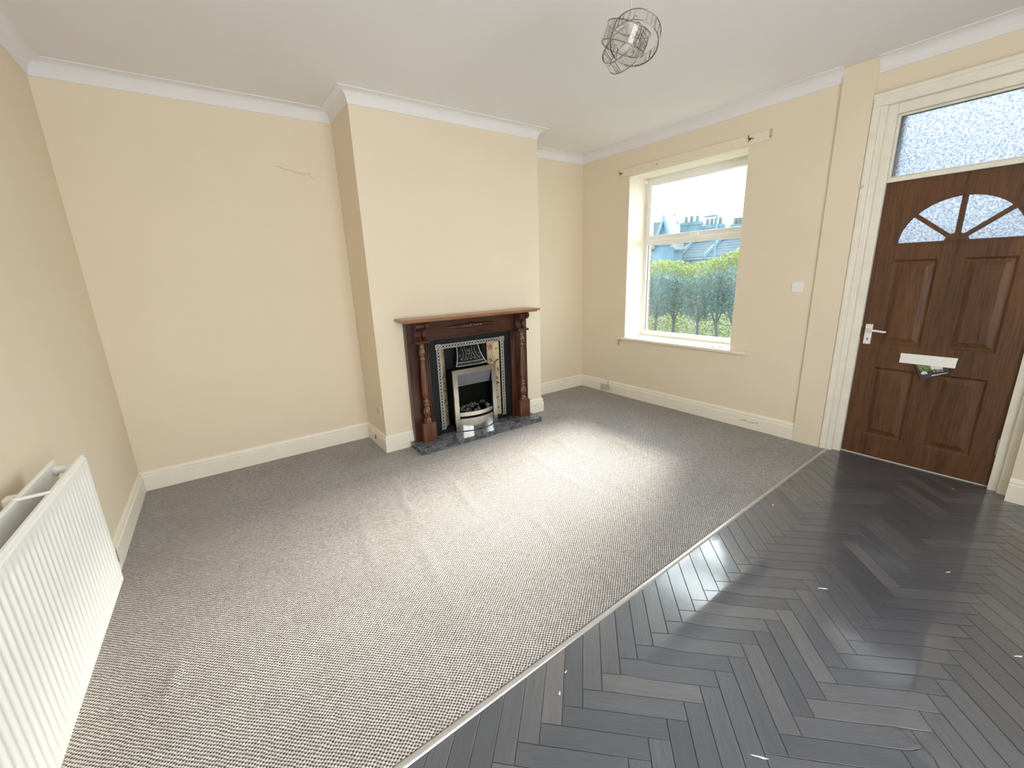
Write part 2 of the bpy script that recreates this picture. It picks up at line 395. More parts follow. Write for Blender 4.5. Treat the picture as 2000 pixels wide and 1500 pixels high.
# unseen rear wall; its window opening is made up for the fill light
bm = new_bm()
add_box(bm, -.3, .25, YR-.2, YR, -.02, H); add_box(bm, 2.85, 5.0, YR-.2, YR, -.02, H)
add_box(bm, .25, 2.85, YR-.2, YR, 2.35, H); add_box(bm, .25, 2.85, YR-.2, YR, -.02, .55)
struct('wall_rear', bm, M['wall'])
bm = new_bm()
for x0, x1, z0, z1 in ((.25, .31, .55, 2.35), (2.79, 2.85, .55, 2.35), (1.52, 1.58, .55, 2.35), (.31, 2.79, .55, .61), (.31, 2.79, 2.29, 2.35)):
    add_box(bm, x0, x1, YR-.12, YR-.06, z0, z1)
struct('added_rear_window', bm, M['upvc'])  # unseen window frame added around the opening for the fill lamp

# cornice (plaster cove)
def cove_prof(c=C):
    pr = [(0, H+.001), (0, H-c)]
    pr += [(.006, H-c)]
    for i in range(0, 9):
        a = PI/2*i/8
        pr.append((.006+(c-.012)*(1-math.cos(a)), H-.006-(c-.012)*(1-math.sin(a))))
    pr += [(c, H-.006), (c, H+.001)]
    return pr
bm = new_bm(); sweep(bm, [(KL*YR, YR), (0, 0), (XB, 0), (XB, -D), (XC, -D), (XC, 0), (XW, 0), (XW, -2.58)], cove_prof())
o = struct('trim_1', bm, M['ceiling']); smooth_angle(o, 30)
bm = new_bm(); sweep(bm, [(4.60, -2.775), (4.60, -3.81)], cove_prof()); o = struct('trim_2', bm, M['ceiling']); smooth_angle(o, 30)
# skirting
T = .018; HS = .151
SK = [(0, 0), (T, 0), (T, HS-.042), (T-.002, HS-.040), (T-.007, HS-.036), (T-.007, HS-.030), (T-.004, HS-.026), (T-.004, HS-.022), (T-.007, HS-.010), (T-.012, HS-.002), (0, HS)]
def skirt(name, a, b, mit0=0, mit1=0):
    """single run; mit: +1 outer corner, -1 inner corner, 0 square"""
    bm = new_bm(); A = Vector(a); B = Vector(b); d = (B-A).normalized(); nn = Vector((d.y, -d.x)); R = []
    for P, s, m_ in ((A, -1, mit0), (B, 1, mit1)):
        R.append([bm.verts.new((P.x+nn.x*o+d.x*s*o*m_, P.y+nn.y*o+d.y*s*o*m_, z)) for o, z in SK])
    k = len(SK)
    for j in range(k): bm.faces.new((R[0][j], R[1][j], R[1][(j+1) % k], R[0][(j+1) % k]))
    bm.faces.new(R[0]); bm.faces.new(R[1][::-1])
    return struct(name, bm, M['gloss'])
skirt('baseboard_left', (KL*YR, YR), (0, 0), 0, -1)
skirt('baseboard_back', (0, 0), (XB, 0), -1, -1)
sk_side = skirt('baseboard_chimney_side', (XB, 0), (XB, -D), -1, 1)
skirt('baseboard_chimney_front', (XB, -D), (1.944, -D), 1, 0)
skirt('baseboard_chimney_front_right', (3.226, -D), (XC, -D), 0, 1)
skirt('baseboard_chimney_right', (XC, -D), (XC, 0), 1, -1)
skirt('baseboard_alcove_right', (XC, 0), (XW, 0), -1, -1)
sk_win = skirt('baseboard_window', (XW, 0), (XW, -2.58), -1, 0)
skirt('baseboard_right', (4.48, -3.81), (4.48, YR), 0, 0)
# worn scuff on the window wall skirting and crack in the alcove plaster
bm = new_bm()
for k in range(5):
    y = -2.13-.035*k; add_box(bm, XW-T-.0006, XW-T+.001, y-.022, y+.012, .066+.005*math.sin(k*2), .071+.005*math.sin(k*2)+.002*(k % 2))
obj('scuff', bm, plain('bare_timber_scuff', (.42, .30, .16), .8, var=.2), sk_win, label='brown scraped patch in the paint')
bm = new_bm()
cp = [(1.252, 2.354), (1.30, 2.337), (1.345, 2.333), (1.40, 2.318), (1.45, 2.312), (1.475, 2.318), (1.50, 2.29), (1.515, 2.275)]
add_tube(bm, [(x, -.0005, z) for x, z in cp], [.0012, .0016, .0009, .002, .001, .0016, .0012, .0008], 5)
add_tube(bm, [(1.475, -.0005, 2.318), (1.488, -.0005, 2.335)], .0009, 5)
obj('plaster_crack', bm, M['crack'], wall_back)
# dark slot cut in the chimney side skirting
bm = new_bm(); add_box(bm, XB-T-.001, XB-T+.004, -.252, -.226, .048, .088, .002); add_box(bm, XB-T-.001, XB-T+.004, -.247, -.232, .086, .096)
obj('cable_slot', bm, M['rubber'], sk_side)

# ------------------------------------------------------------------ carpet
def strip_y(x): return -2.951+.0295*x
rid = [(2.02, -2.25, .16, .0045, .018), (3.36, -1.75, .30, .0050, .03), (3.0, -1.35, .45, .004, .03), (2.6, -1.6, .5, .0035, .03), (2.2, -1.2, .45, .0035, .028), (1.85, -1.55, .4, .004, .025),
       (1.5, -1.35, .35, .004, .025), (1.15, -1.6, .35, .0035, .03), (1.35, -2.1, .3, .003, .03), (2.75, -2.25, .3, .003, .03), (3.55, -2.3, .35, .003, .03), (.57, -.52, .12, .004, .012), (.26, -2.12, .10, .008, .02), (3.7, -1.1, .4, .003, .03)]
def carpet_h(x, y):
    h = .0012*math.sin(1.7*x+.8*y)*math.sin(2.3*y+.5)
    for cx_, cy_, L, A, s in rid:
        dx = x-cx_-.04*math.sin(5*(y-cy_)); dy = (y-cy_)/L
        h += A*math.exp(-(dx/s)**2)*math.exp(-dy*dy)
    return h
bm = new_bm(); NX, NY = 300, 150
rows = []
for j in range(NY+1):
    row = []
    for i in range(NX+1):
        x = XW*i/NX; y1_ = 0; y0_ = strip_y(x); y = y0_+(y1_-y0_)*j/NY
        x += KL*y*(1-i/NX)**2
        row.append(bm.verts.new((x, y, carpet_h(x, y))))
    rows.append(row)
for j in range(NY):
    for i in range(NX):
        xm = (rows[j][i].co.x+rows[j][i+1].co.x)/2; ym = (rows[j][i].co.y+rows[j+1][i].co.y)/2
        if XB < xm < XC and ym > -D: continue
        if 1.925 < xm < 3.215 and ym > -.755: continue
        f = bm.faces.new((rows[j][i], rows[j][i+1], rows[j+1][i+1], rows[j+1][i])); f.smooth = True
bmesh.ops.delete(bm, geom=[v for v in bm.verts if not v.link_faces], context='VERTS')
carpet = obj('carpet', bm, M['carpet']); tag(carpet, 'grey woven loop carpet fitted from the fireplace to the metal strip', 'carpet')
bm = new_bm(); n = 24; prf = [(0, 0), (.004, .0045), (.009, .0062), (.019, .0062), (.024, .0045), (.028, 0)]
R = []
for x in (-.05, 4.54):
    y = strip_y(x); R.append([bm.verts.new((x, y-o, z-.001)) for o, z in prf])
for j in range(len(prf)-1): bm.faces.new((R[0][j], R[1][j], R[1][j+1], R[0][j+1]))
bm.faces.new((R[0][0], R[0][-1], R[1][-1], R[1][0])); bm.faces.new(R[0]); bm.faces.new(R[1][::-1])
tag(obj('threshold_strip', bm, M['strip']), 'long brushed metal threshold strip between the carpet and the dark vinyl', 'floor strip')

# ------------------------------------------------------------------ vinyl floor in herringbone planks (children of the floor)
def sstep(a, b, x):
    t = max(0, min(1, (x-a)/(b-a))); return t*t*(3-2*t)
def vinyl_h(x, y):
    h = .0005*math.sin(3.1*x+1.2*y)+.0004*math.sin(2.7*y-1.5*x+1)
    # long fold parallel to the strip
    ye = -3.165; win = sstep(1.45, 1.75, x)*(1-sstep(2.62, 2.85, x))
    if y > ye: t = max(0, 1-(y-ye)/.24); h += win*.0125*t
    else: h += win*.0125*max(0, 1-(ye-y)/.075)**1.5
    # second fold by the door side
    ye = -3.795-.02*math.sin(6*x); win = sstep(2.1, 2.3, x)*(1-sstep(2.7, 3.0, x))
    if y > ye: h += win*.006*max(0, 1-(y-ye)/.25)
    else: h += win*.006*max(0, 1-(ye-y)/.07)**1.5
    # short sharp crease
    a = Vector((2.19, -3.805)); b = Vector((2.155, -3.96)); p = Vector((x, y)); ab = b-a; t = max(0, min(1, (p-a).dot(ab)/ab.length_squared)); d = (p-a-ab*t).length
    h += .014*math.exp(-(d/.016)**2)*math.sin(PI*max(.05, min(.95, t)))
    return h
PW, PL = .07, .35
e1 = Vector((1, -1))/math.sqrt(2); e2 = Vector((1, 1))/math.sqrt(2); OO = Vector((1.8365, -3.1505))
def in_view(p, mrg=30):
    v = Vector(p)-CAM; d = v.dot(cf)
    if d < .05: return False
    px = 1000+FPX*v.dot(cr)/d; py = 750-FPX*v.dot(cu)/d
    return -mrg < px < 2000+mrg and -mrg < py < 1500+mrg
def plank_bm(u0, v0, lu, lv, bm=None):
    """rectangle in (u,v); long side sets the uv direction"""
    long_u = lu > lv; g = .0009
    ctr_ = OO+e1*(u0+lu/2)+e2*(v0+lv/2); N1, nw = 9, 2
    if 1.3 < ctr_.x < 3.0 and (abs(ctr_.y+3.165) < .24 or abs(ctr_.y+3.85) < .26): N1, nw = 26, 6
    own = bm is None
    if own: bm = new_bm()
    uvl = bm.loops.layers.uv.verify()
    L, Wd = (lu, lv) if long_u else (lv, lu)
    us = [g, g+.0012]+[g+.0012+(L-2*g-.0024)*i/N1 for i in range(1, N1)]+[L-g-.0012, L-g]
    vs_ = [g, g+.0012]+[g+.0012+(Wd-2*g-.0024)*i/nw for i in range(1, nw)]+[Wd-g-.0012, Wd-g]
    off = random.random()*40
    grid = []
    t = bmesh.new(); uvt = t.loops.layers.uv.verify()
    for a in us:
        row = []
        for c_ in vs_:
            uu, vv = (u0+a, v0+c_) if long_u else (u0+c_, v0+a)
            P = OO+e1*uu+e2*vv
            edge = a in (us[0], us[-1]) or c_ in (vs_[0], vs_[-1])
            row.append((t.verts.new((P.x, P.y, vinyl_h(P.x, P.y)-(.0006 if edge else 0))), a, c_))
        grid.append(row)
    for i in range(len(us)-1):
        for j in range(len(vs_)-1):
            q = [grid[i][j], grid[i+1][j], grid[i+1][j+1], grid[i][j+1]]
            f = t.faces.new([z[0] for z in q]); f.smooth = False
            for lp, z in zip(f.loops, q): lp[uvt].uv = (z[1]+off, z[2]+off*.37)
    # clip: strip line, walls
    def clip(co, no):
        bmesh.ops.bisect_plane(t, geom=t.verts[:]+t.edges[:]+t.faces[:], plane_co=co, plane_no=no, clear_outer=True)
    clip((0, strip_y(0)-.020, 0), (-.0295, 1, 0)); clip((0, 0, 0), (-1, KL, 0)); clip((4.66, 0, 0), (1, 0, 0)); clip((0, YR+.001, 0), (0, -1, 0))
    if not t.faces: t.free(); return None
    vmap = {v: bm.verts.new(v.co) for v in t.verts}
    for f in t.faces:
        nf = bm.faces.new([vmap[v] for v in f.verts]); nf.smooth = True
        for l0, l1 in zip(f.loops, nf.loops): l1[uvl].uv = l0[uvt].uv
    t.free()
    return bm
cand = []
for k in range(-80, 80):
    for m_ in range(-14, 15):
        for typ in (0, 1):
            u = k*PW-m_*PL; v = k*PW+m_*PL
            if typ == 0: rc = (u, v, PL, PW)
            else: rc = (u, v+PW, PW, PL)
            ctr = OO+e1*(rc[0]+rc[2]/2)+e2*(rc[1]+rc[3]/2)
            if -.2 < ctr.x < 4.9 and YR-.2 < ctr.y < -2.62:
                cs = [OO+e1*(rc[0]+a*rc[2])+e2*(rc[1]+b*rc[3]) for a in (0, 1) for b in (0, 1)]
                vis = any(in_view((c.x, c.y, 0)) for c in cs) and max(c.y for c in cs) > -4.6
                cand.append((vis, (ctr-CAM.to_2d()).length, rc))
cand.sort(key=lambda c: (not c[0], c[1]))
rest = new_bm(); npl = 0
for vis, dd, rc in cand:
    if vis and npl < 298:
        b = plank_bm(*rc)
        if b is not None and b.faces:
            smooth_angle(obj('plank', b, M['vinyl'], floor), 22); npl += 1
    else: plank_bm(*rc, bm=rest)
smooth_angle(obj('plank_field', rest, M['vinyl'], floor, kind='stuff'), 22)
# paint chips and crumbs on the vinyl
def chip(x, y, L, W, ang, label, z=.0015):
    L *= .75; W *= .6
    bm = new_bm(); c, s = math.cos(ang), math.sin(ang); hz = vinyl_h(x, y)+z if y < -2.95 else carpet_h(x, y)+z
    pr = [(-.5, -.35), (-.1, -.5), (.5, -.1), (.35, .3), (.05, .15), (-.2, .5)]
    add_prism(bm, [(x+(a*L)*c-(b_*W)*s, y+(a*L)*s+(b_*W)*c, hz) for a, b_ in pr], (0, 0, .0012))
    tag(obj('paint_flake', bm, M['paint_chip']), label, 'debris', 'pale flakes on the vinyl floor')
chip(2.732, -3.429, .060, .014, 2.3, 'large pale flake lying in the middle of the dark vinyl')
chip(3.322, -3.751, .035, .010, 2.6, 'pale flake on the darker vinyl in front of the door')
chip(2.895, -4.012, .045, .012, 2.4, 'pale flake at the right edge of the vinyl in the photo')
chip(1.487, -3.014, .022, .010, .2, 'small white flake beside the metal strip, upper of the two')
chip(1.411, -3.063, .022, .014, .6, 'small white flake near the metal strip, lower of the two')
chip(3.322, -2.955, .035, .012, 0, 'tiny pale flake against the far part of the metal strip')
chip(1.763, -3.592, .07, .010, 2.2, 'long pale sliver at the bottom edge of the photo')
chip(4.424, -3.589, .022, .008, .8, 'tiny white flake close to the bottom of the front door')

# ------------------------------------------------------------------ hearth and fire surround
bm = new_bm(); add_box(bm, 1.905, 3.235, -.772, -D, 0, .012, .003); add_box(bm, 1.912, 3.228, -.766, -D, .012, .030); add_box(bm, 1.905, 3.235, -.772, -D, .030, .048, .004)
hearth = obj('hearth', bm, M['marble']); tag(hearth, 'low grey veined marble hearth slab on the carpet below the fireplace', 'hearth')

SX0, SX1 = 1.945, 3.225; OX0, OX1, OZ = 2.140, 3.025, .945; YS = -.555; ZH = .048
sur = thing('fire_surround', 'dark mahogany fire surround with turned columns against the chimney breast', 'fireplace', (2.585, -.53, ZH))
bm = new_bm(); add_box(bm, SX0-.07, SX1+.06, -.712, -D-.001, 1.128, 1.150, .007, 3); add_box(bm, SX0-.045, SX1+.035, -.690, -D-.001, 1.118, 1.128)
obj('mantel_shelf', bm, M['mantel_highlit'], sur, label='mahogany shelf, coloured lighter orange brown for its top highlight')
bm = new_bm(); add_box(bm, SX0, SX1, YS, -D-.001, OZ, 1.118, .002); add_box(bm, OX0+.01, OX1-.01, YS-.006, YS+.004, OZ-.004, OZ+.012, .002)
obj('frieze', bm, M['mahogany_h'], sur)
for s, (a, b_) in enumerate(((SX0, OX0), (OX1, SX1))):
    bm = new_bm(); add_box(bm, a, b_, YS, -D-.001, ZH, OZ, .002)
    inner = b_ if s == 0 else a; sg = -1 if s == 0 else 1
    for q in range(2):
        xx = inner+sg*(.010+.018*q); add_lathe(bm, xx, YS-.001, [(.005, ZH), (.005, OZ)], 10)
    obj('side_panel', bm, M['mahogany'], sur)
colx = (2.052, 3.118)
ycol = -.603
prof = [(.036, .225), (.036, .232), (.030, .236), (.034, .246), (.034, .252), (.024, .258), (.020, .268), (.026, .285), (.034, .310), (.035, .325), (.028, .350), (.018, .368), (.016, .375), (.026, .382), (.028, .388), (.022, .394), (.017, .402),
        (.026, .412), (.027, .420), (.021, .427), (.0205, .455), (.027, .462), (.0275, .485), (.030, .492), (.029, .50), (.0285, .56), (.026, .66), (.022, .74), (.018, .785), (.022, .790), (.025, .797), (.021, .804), (.016, .812),
        (.022, .825), (.028, .845), (.029, .858), (.024, .874), (.016, .886), (.021, .894), (.023, .901), (.017, .909), (.020, .918), (.024, .925), (.024, .935)]
for cxx in colx:
    bm = new_bm(); add_box(bm, cxx-.062, cxx+.062, -.645, YS-.001, ZH, .222, .003); add_box(bm, cxx-.058, cxx+.058, -.641, YS, .222, .228)
    obj('plinth_block', bm, M['mahogany_highlit'], sur)
    bm = new_bm(); add_lathe(bm, cxx, ycol, prof, 20); obj('column', bm, M['mahogany_highlit'], sur)
    bm = new_bm(); add_box(bm, cxx-.066, cxx+.066, -.652, YS-.001, .938, .958, .005); obj('capital_ledge', bm, M['mahogany_h'], sur)
    # s-curved corbel, fluted in three
    bm = new_bm()
    def corbel_outline(yb):
        pts = [(yb, .958), (-.612, .958), (-.614, .975)]
        for i in range(9):
            a = i/8; z = .975+.075*a; pts.append((-.614+.018*math.sin(a*PI), z))
        for i in range(9):
            a = i/8*PI; pts.append((-.640-.030*math.sin(a*.9)-.005, 1.052+.066*i/8))
        pts += [(yb, 1.118)]
        return pts
    out = corbel_outline(YS-.001)
    for a, b_, dd in ((-.058, -.020, 0), (-.020, .020, .012), (.020, .058, 0)):
        pts = [(cxx+a+.002, min(y_+dd, YS-.001), z_) for y_, z_ in out]
        add_prism(bm, pts, (b_-a-.004, 0, 0))
    obj('corbel', bm, M['mahogany'], sur)
# applied half spindle on the frieze
bm = new_bm()
sp = [(.003, 2.315), (.010, 2.34), (.015, 2.40), (.021, 2.47), (.024, 2.505), (.016, 2.512), (.026, 2.522), (.026, 2.530), (.015, 2.537), (.024, 2.556), (.030, 2.585), (.024, 2.614), (.015, 2.633), (.026, 2.640), (.026, 2.648), (.016, 2.658), (.024, 2.665), (.021, 2.70), (.015, 2.77), (.010, 2.83), (.003, 2.855)]
add_lathe(bm, 0, YS-.004, sp, 16, axis='x', cz=1.040); obj('half_spindle', bm, M['mahogany_h'], sur)

# ------------------------------------------------------------------ cast iron insert
ins = thing('fireplace_insert', 'black cast iron fireplace insert with floral tiles and silver border inside the surround', 'fireplace', (2.582, -.50, ZH))
yf = -.535
bm = new_bm()
BX0, BX1, BZ0, BZ1 = 2.215, 2.950, .085, .893
# outer black margin frame
add_box(bm, OX0+.001, BX0+.006, yf+.001, -D+.03, ZH, OZ-.001); add_box(bm, BX1-.006, OX1-.001, yf+.001, -D+.03, ZH, OZ-.001)
add_box(bm, BX0, BX1, yf+.001, -D+.03, BZ1-.01, OZ-.001); add_box(bm, BX0, BX1, yf+.001, -D+.03, ZH, BZ0+.006)
obj('outer_plate', bm, M['castiron'], ins)
bm = new_bm(); TW = .045
# back plate, splayed cheeks, top
xl0, xr0 = BX0+TW-.002, BX1-TW+.002; xl1, xr1 = 2.353, 2.812; yb = -.428
add_box(bm, xl1-.03, xr1+.03, yb+.022, yb+.030, ZH, BZ1-TW)
for (xa, ya, xb_, yb_) in ((xl0, yf, xl1, yb), (xr1, yb, xr0, yf)):
    add_prism(bm, [(xa, ya+.012, ZH), (xb_, yb_+.012, ZH), (xb_, yb_+.022, ZH), (xa, ya+.022, ZH)], (0, 0, BZ1-TW-ZH))
add_prism(bm, [(xl0, yf+.012, BZ1-TW+.002), (xr0, yf+.012, BZ1-TW+.002), (xr1, yb+.03, BZ1-TW+.002), (xl1, yb+.03, BZ1-TW+.002)], (0, 0, .006))
for xa, xb_ in ((xl1-.004, 2.43), (2.76, xr1+.004)): add_box(bm, xa, xb_, yb-.004, yb+.022, ZH, BZ1-TW)
obj('back_plate', bm, M['castiron'], ins)
# silver pierced border
def border(x0, x1, z0, z1, vertical):
    bm = new_bm(); t = .006
    add_box(bm, x0, x1, yf, yf+.010, z0, z1, mi=1)
    if vertical:
        add_box(bm, x0, x0+t, yf-.006, yf+.004, z0, z1, .001); add_box(bm, x1-t, x1, yf-.006, yf+.004, z0, z1, .001)
        L = z1-z0; n = int(L/.030); s = L/n
        for i in range(n):
            a = z0+i*s
            for p, q in (((x0+t, a), (x1-t, a+s)), ((x1-t, a), (x0+t, a+s))):
                add_tube(bm, [(p[0], yf-.002, p[1]), (q[0], yf-.002, q[1])], .0030, 4)
            add_lathe(bm, (x0+x1)/2, 0, [(.006, yf-.005), (.006, yf)], 8, axis='y', cz=a+s/2)
    else:
        add_box(bm, x0, x1, yf-.006, yf+.004, z0, z0+t, .001); add_box(bm, x0, x1, yf-.006, yf+.004, z1-t, z1, .001)
        L = x1-x0; n = int(L/.030); s = L/n
        for i in range(n):
            a = x0+i*s
            for p, q in (((a, z0+t), (a+s, z1-t)), ((a, z1-t), (a+s, z0+t))):
                add_tube(bm, [(p[0], yf-.002, p[1]), (q[0], yf-.002, q[1])], .0030, 4)
            add_lathe(bm, a+s/2, 0, [(.006, yf-.005), (.006, yf)], 8, axis='y', cz=(z0+z1)/2)
    obj('border_strip', bm, [M['silver'], M['castiron']], ins, label='pierced silver border strip')
BW = .036
border(BX0+.004, BX0+.004+BW, BZ0, BZ1-.048, True); border(BX1-.004-BW, BX1-.004, BZ0, BZ1-.048, True)
border(BX0+.046, BX1-.046, BZ1-.042, BZ1-.004, False)
for x0 in (BX0-.003, BX1-.045):
    bm = new_bm(); z0 = BZ1-.046; s = .048
    add_box(bm, x0, x0+s, yf-.001, yf+.010, z0, z0+s, mi=1)
    for a in ((x0, x0+.007, z0, z0+s), (x0+s-.007, x0+s, z0, z0+s), (x0, x0+s, z0, z0+.007), (x0, x0+s, z0+s-.007, z0+s)):
        add_box(bm, a[0], a[1], yf-.009, yf+.004, a[2], a[3], .001)
    add_tube(bm, [(x0+.005, yf-.004, z0+.005), (x0+s-.005, yf-.004, z0+s-.005)], .0045, 5); add_tube(bm, [(x0+.005, yf-.004, z0+s-.005), (x0+s-.005, yf-.004, z0+.005)], .0045, 5)
    obj('corner_square', bm, [M['silver'], M['castiron']], ins, label='silver corner square with a cross')
# tiles with flowers on the splayed cheeks
def cheek(xa, ya, xb_, yb_, flip):
    ta = Vector((xa, ya, 0)); tb = Vector((xb_, yb_, 0)); d = (tb-ta).normalized(); Wt = (tb-ta).length; nrm = Vector((d.y, -d.x, 0))
    if nrm.y > 0: nrm = -nrm
    th = .1525; n = 5; ztop = BZ1-TW-.006
    for i in range(n):
        z1 = ztop-i*th; z0 = z1-th+.0015
        bm = new_bm(); wd = .132; a0 = (Wt-wd)/2
        base = [ta+d*a0+Vector((0, 0, z0)), ta+d*(a0+wd)+Vector((0, 0, z0)), ta+d*(a0+wd)+Vector((0, 0, z1)), ta+d*a0+Vector((0, 0, z1))]
        add_prism(bm, [p-nrm*.012 for p in base], nrm*.012)
        tile = obj('tile', bm, M['tile'], ins)
        bm = new_bm(); c0 = ta+d*(Wt/2)
        def blob(u, z, ru, rz, ang, mi, lift=.0006):
            pts = []
            for k in range(9):
                t_ = 2*PI*k/9; a_ = math.cos(t_)*ru; b_ = math.sin(t_)*rz
                pts.append(c0+d*(u+a_*math.cos(ang)-b_*math.sin(ang))+Vector((0, 0, z+a_*math.sin(ang)+b_*math.cos(ang)))+nrm*.0003)
            add_prism(bm, pts, nrm*lift, mi=mi)
        s = -1 if flip else 1
        zm = (z0+z1)/2
        # stem runs through every tile
        add_tube(bm, [c0+d*(s*.012*math.sin(3*(z0+k*(z1-z0)/6)*9))+Vector((0, 0, z0+.001+k*(z1-z0-.002)/6))+nrm*.0008 for k in range(7)], .0016, 4, mi=1)
        rr = random.Random(i*7+3)
        if i in (0, 2, 4):
            for q in range(5):
                an = q*2*PI/5+.4; blob(s*.022+.015*math.cos(an), zm+.022+.018*math.sin(an), .019, .013, an, 0, .0006+.0002*q)
            blob(s*.022, zm+.022, .008, .008, 0, 1, .002)
            blob(-s*.038, zm+.005, .013, .006, 1, 1)
        if i in (1, 3, 2):
            for q in range(9):
                blob(rr.uniform(-.048, .048), zm+rr.uniform(-.055, .05), rr.uniform(.014, .024), .006, rr.uniform(0, PI), 1, .0006+.0001*q)
            blob(s*.03, zm+.045, .018, .014, .5, 0, .0018)
        obj('floral_motif', bm, [M['petal'], M['leaf_glaze']], tile)
cheek(xl0+.004, yf+.012, xl1, yb+.010, False)
cheek(xr1, yb+.010, xr0-.004, yf+.012, True)
# hood with relief
bm = new_bm()
def hood_p(s, t):
    """s -1..1 across, t 0 top .. 1 bottom"""
    hw = .115+.018*t+.035*t**3
    return Vector((2.585+s*hw, -.432-.015-.055*t-.016*t**3-.02*(1-s*s)*t, .846-.185*t))
ns, ntt = 14, 12; G = [[bm.verts.new(hood_p(-1+2*i/ns, j/ntt)) for i in range(ns+1)] for j in range(ntt+1)]
for j in range(ntt):
    for i in range(ns):
        f = bm.faces.new((G[j][i], G[j][i+1], G[j+1][i+1], G[j+1][i])); f.smooth = True
Bk = [[bm.verts.new((G[j][i].co.x, yb+.02, G[j][i].co.z)) for i in (0, ns)] for j in range(ntt+1)]
for j in range(ntt):
    bm.faces.new((G[j][0], G[j+1][0], Bk[j+1][0], Bk[j][0])); bm.faces.new((G[j][ns], G[j+1][ns], Bk[j+1][1], Bk[j][1]))
hood = obj('hood', bm, M['castiron'], ins)
bm = new_bm(); off = Vector((0, -.003, 0))
for s in (-1, 1): add_tube(bm, [hood_p(s, j/14)+off for j in range(15)], .0038, 6)
add_tube(bm, [hood_p(-1+2*i/16, 1)+off for i in range(17)], .004, 6); add_tube(bm, [hood_p(-1+2*i/16, .84)+off for i in range(17)], .003, 6)
obj('hood_rim', bm, M['silver'], hood, label='bright silver rim')
bm = new_bm()
for s0, amp in ((-.62, .10), (-.40, .12), (.40, -.12), (.62, -.10)):
    add_tube(bm, [hood_p(s0+amp*math.sin(k/10*PI*1.2), .06+.70*k/10)+off for k in range(11)], .0042, 5)
for s0 in (-.22, .22):
    add_tube(bm, [hood_p(s0+.13*math.cos(k/10*2*PI), .56+.13*math.sin(k/10*2*PI))+off for k in range(11)], .0036, 5)
for (s0, t0) in ((0, .30), (-.09, .33), (.09, .33), (0, .44), (-.13, .24), (.13, .24), (0, .7), (-.3, .72), (.3, .72), (-.72, .68), (.72, .68), (-.8, .5), (.8, .5)):
    p = hood_p(s0, t0)+off; t = bmesh.new(); bmesh.ops.create_icosphere(t, subdivisions=1, radius=.0085); merge(bm, t, mat=Matrix.Translation(p))
for k in range(22):
    a = -1+2*(k+.5)/22; add_tube(bm, [hood_p(a-.04, .98)+off, hood_p(a+.04, .86)+off], .0022, 4)
obj('hood_relief', bm, M['relief'], hood, label='cast scroll relief')

# ------------------------------------------------------------------ electric fire
fire = thing('electric_fire', 'small electric fire with brushed steel frame and dark coals standing on the hearth', 'fire', (2.57, -.55, ZH))
FX0, FX1, FZ0, FZ1, FY = 2.338, 2.806, ZH+.001, .643, -.592
bm = new_bm(); fw = .046
pts_o = [(FX0, FZ0), (FX1, FZ0), (FX1, FZ1), (FX0, FZ1)]
def frame_piece(q):
    t_ = .016; bmx = new_bm(); add_prism(bmx, [(a, FY, b_) for a, b_ in q], (0, t_, 0)); return bmx
I0, I1, IZ1 = FX0+fw, FX1-fw, FZ1-fw
obj('frame_side', frame_piece([(FX0, FZ0), (I0, FZ0), (I0, IZ1), (FX0, FZ1)]), M['steel'], fire)
obj('frame_side', frame_piece([(I1, FZ0), (FX1, FZ0), (FX1, FZ1), (I1, IZ1)]), M['steel'], fire)
obj('frame_top', frame_piece([(FX0, FZ1), (I0, IZ1), (I1, IZ1), (FX1, FZ1)]), M['steel'], fire)
bm = new_bm(); add_box(bm, FX0+.012, FX0+.02, FY+.016, -.45, FZ0, FZ1-.012); add_box(bm, FX1-.02, FX1-.012, FY+.016, -.45, FZ0, FZ1-.012)
add_box(bm, FX0+.012, FX1-.012, FY+.016, -.45, FZ1-.02, FZ1-.012); add_box(bm, FX0+.012, FX1-.012, -.458, -.45, FZ0, FZ1-.012); add_box(bm, FX0+.012, FX1-.012, -.575, -.45, FZ0, .16)
obj('firebox', bm, M['firebox_black'], fire)
bm = new_bm(); add_prism(bm, [(I0+.002, FY+.012, IZ1-.004), (I0+.002, FY+.018, IZ1-.004), (I0+.002, -.540, .482), (I0+.002, -.546, .480)], (I1-I0-.004, 0, 0)); add_box(bm, I0+.002, I1-.002, -.548, -.538, .476, .484)
obj('canopy', bm, M['fire_glass'], fire)
def fret(z0, z1, y0=-.596, bow=.052, th=.006):
    bm = new_bm(); n = 20; A = []
    for i in range(n+1):
        s = -1+2*i/n; x = (I0+I1)/2+s*(I1-I0)/2*.995; y = y0-bow*(1-s*s)
        A.append([bm.verts.new((x, y, z0)), bm.verts.new((x, y, z1)), bm.verts.new((x, y+th, z1)), bm.verts.new((x, y+th, z0))])
    for i in range(n):
        for k in range(4):
            f = bm.faces.new((A[i][k], A[i+1][k], A[i+1][(k+1) % 4], A[i][(k+1) % 4]))
    bm.faces.new(A[0]); bm.faces.new(A[-1][::-1]); return bm
obj('fret_band', smooth_bm := fret(.196, .234), M['polished'], fire, label='upper curved polished band')
obj('fret_band', fret(ZH+.006, .172), M['polished'], fire, label='deep lower curved polished band')
obj('fret_gap', fret(.172, .196, y0=-.590), M['firebox_black'], fire)
rr = random.Random(5)
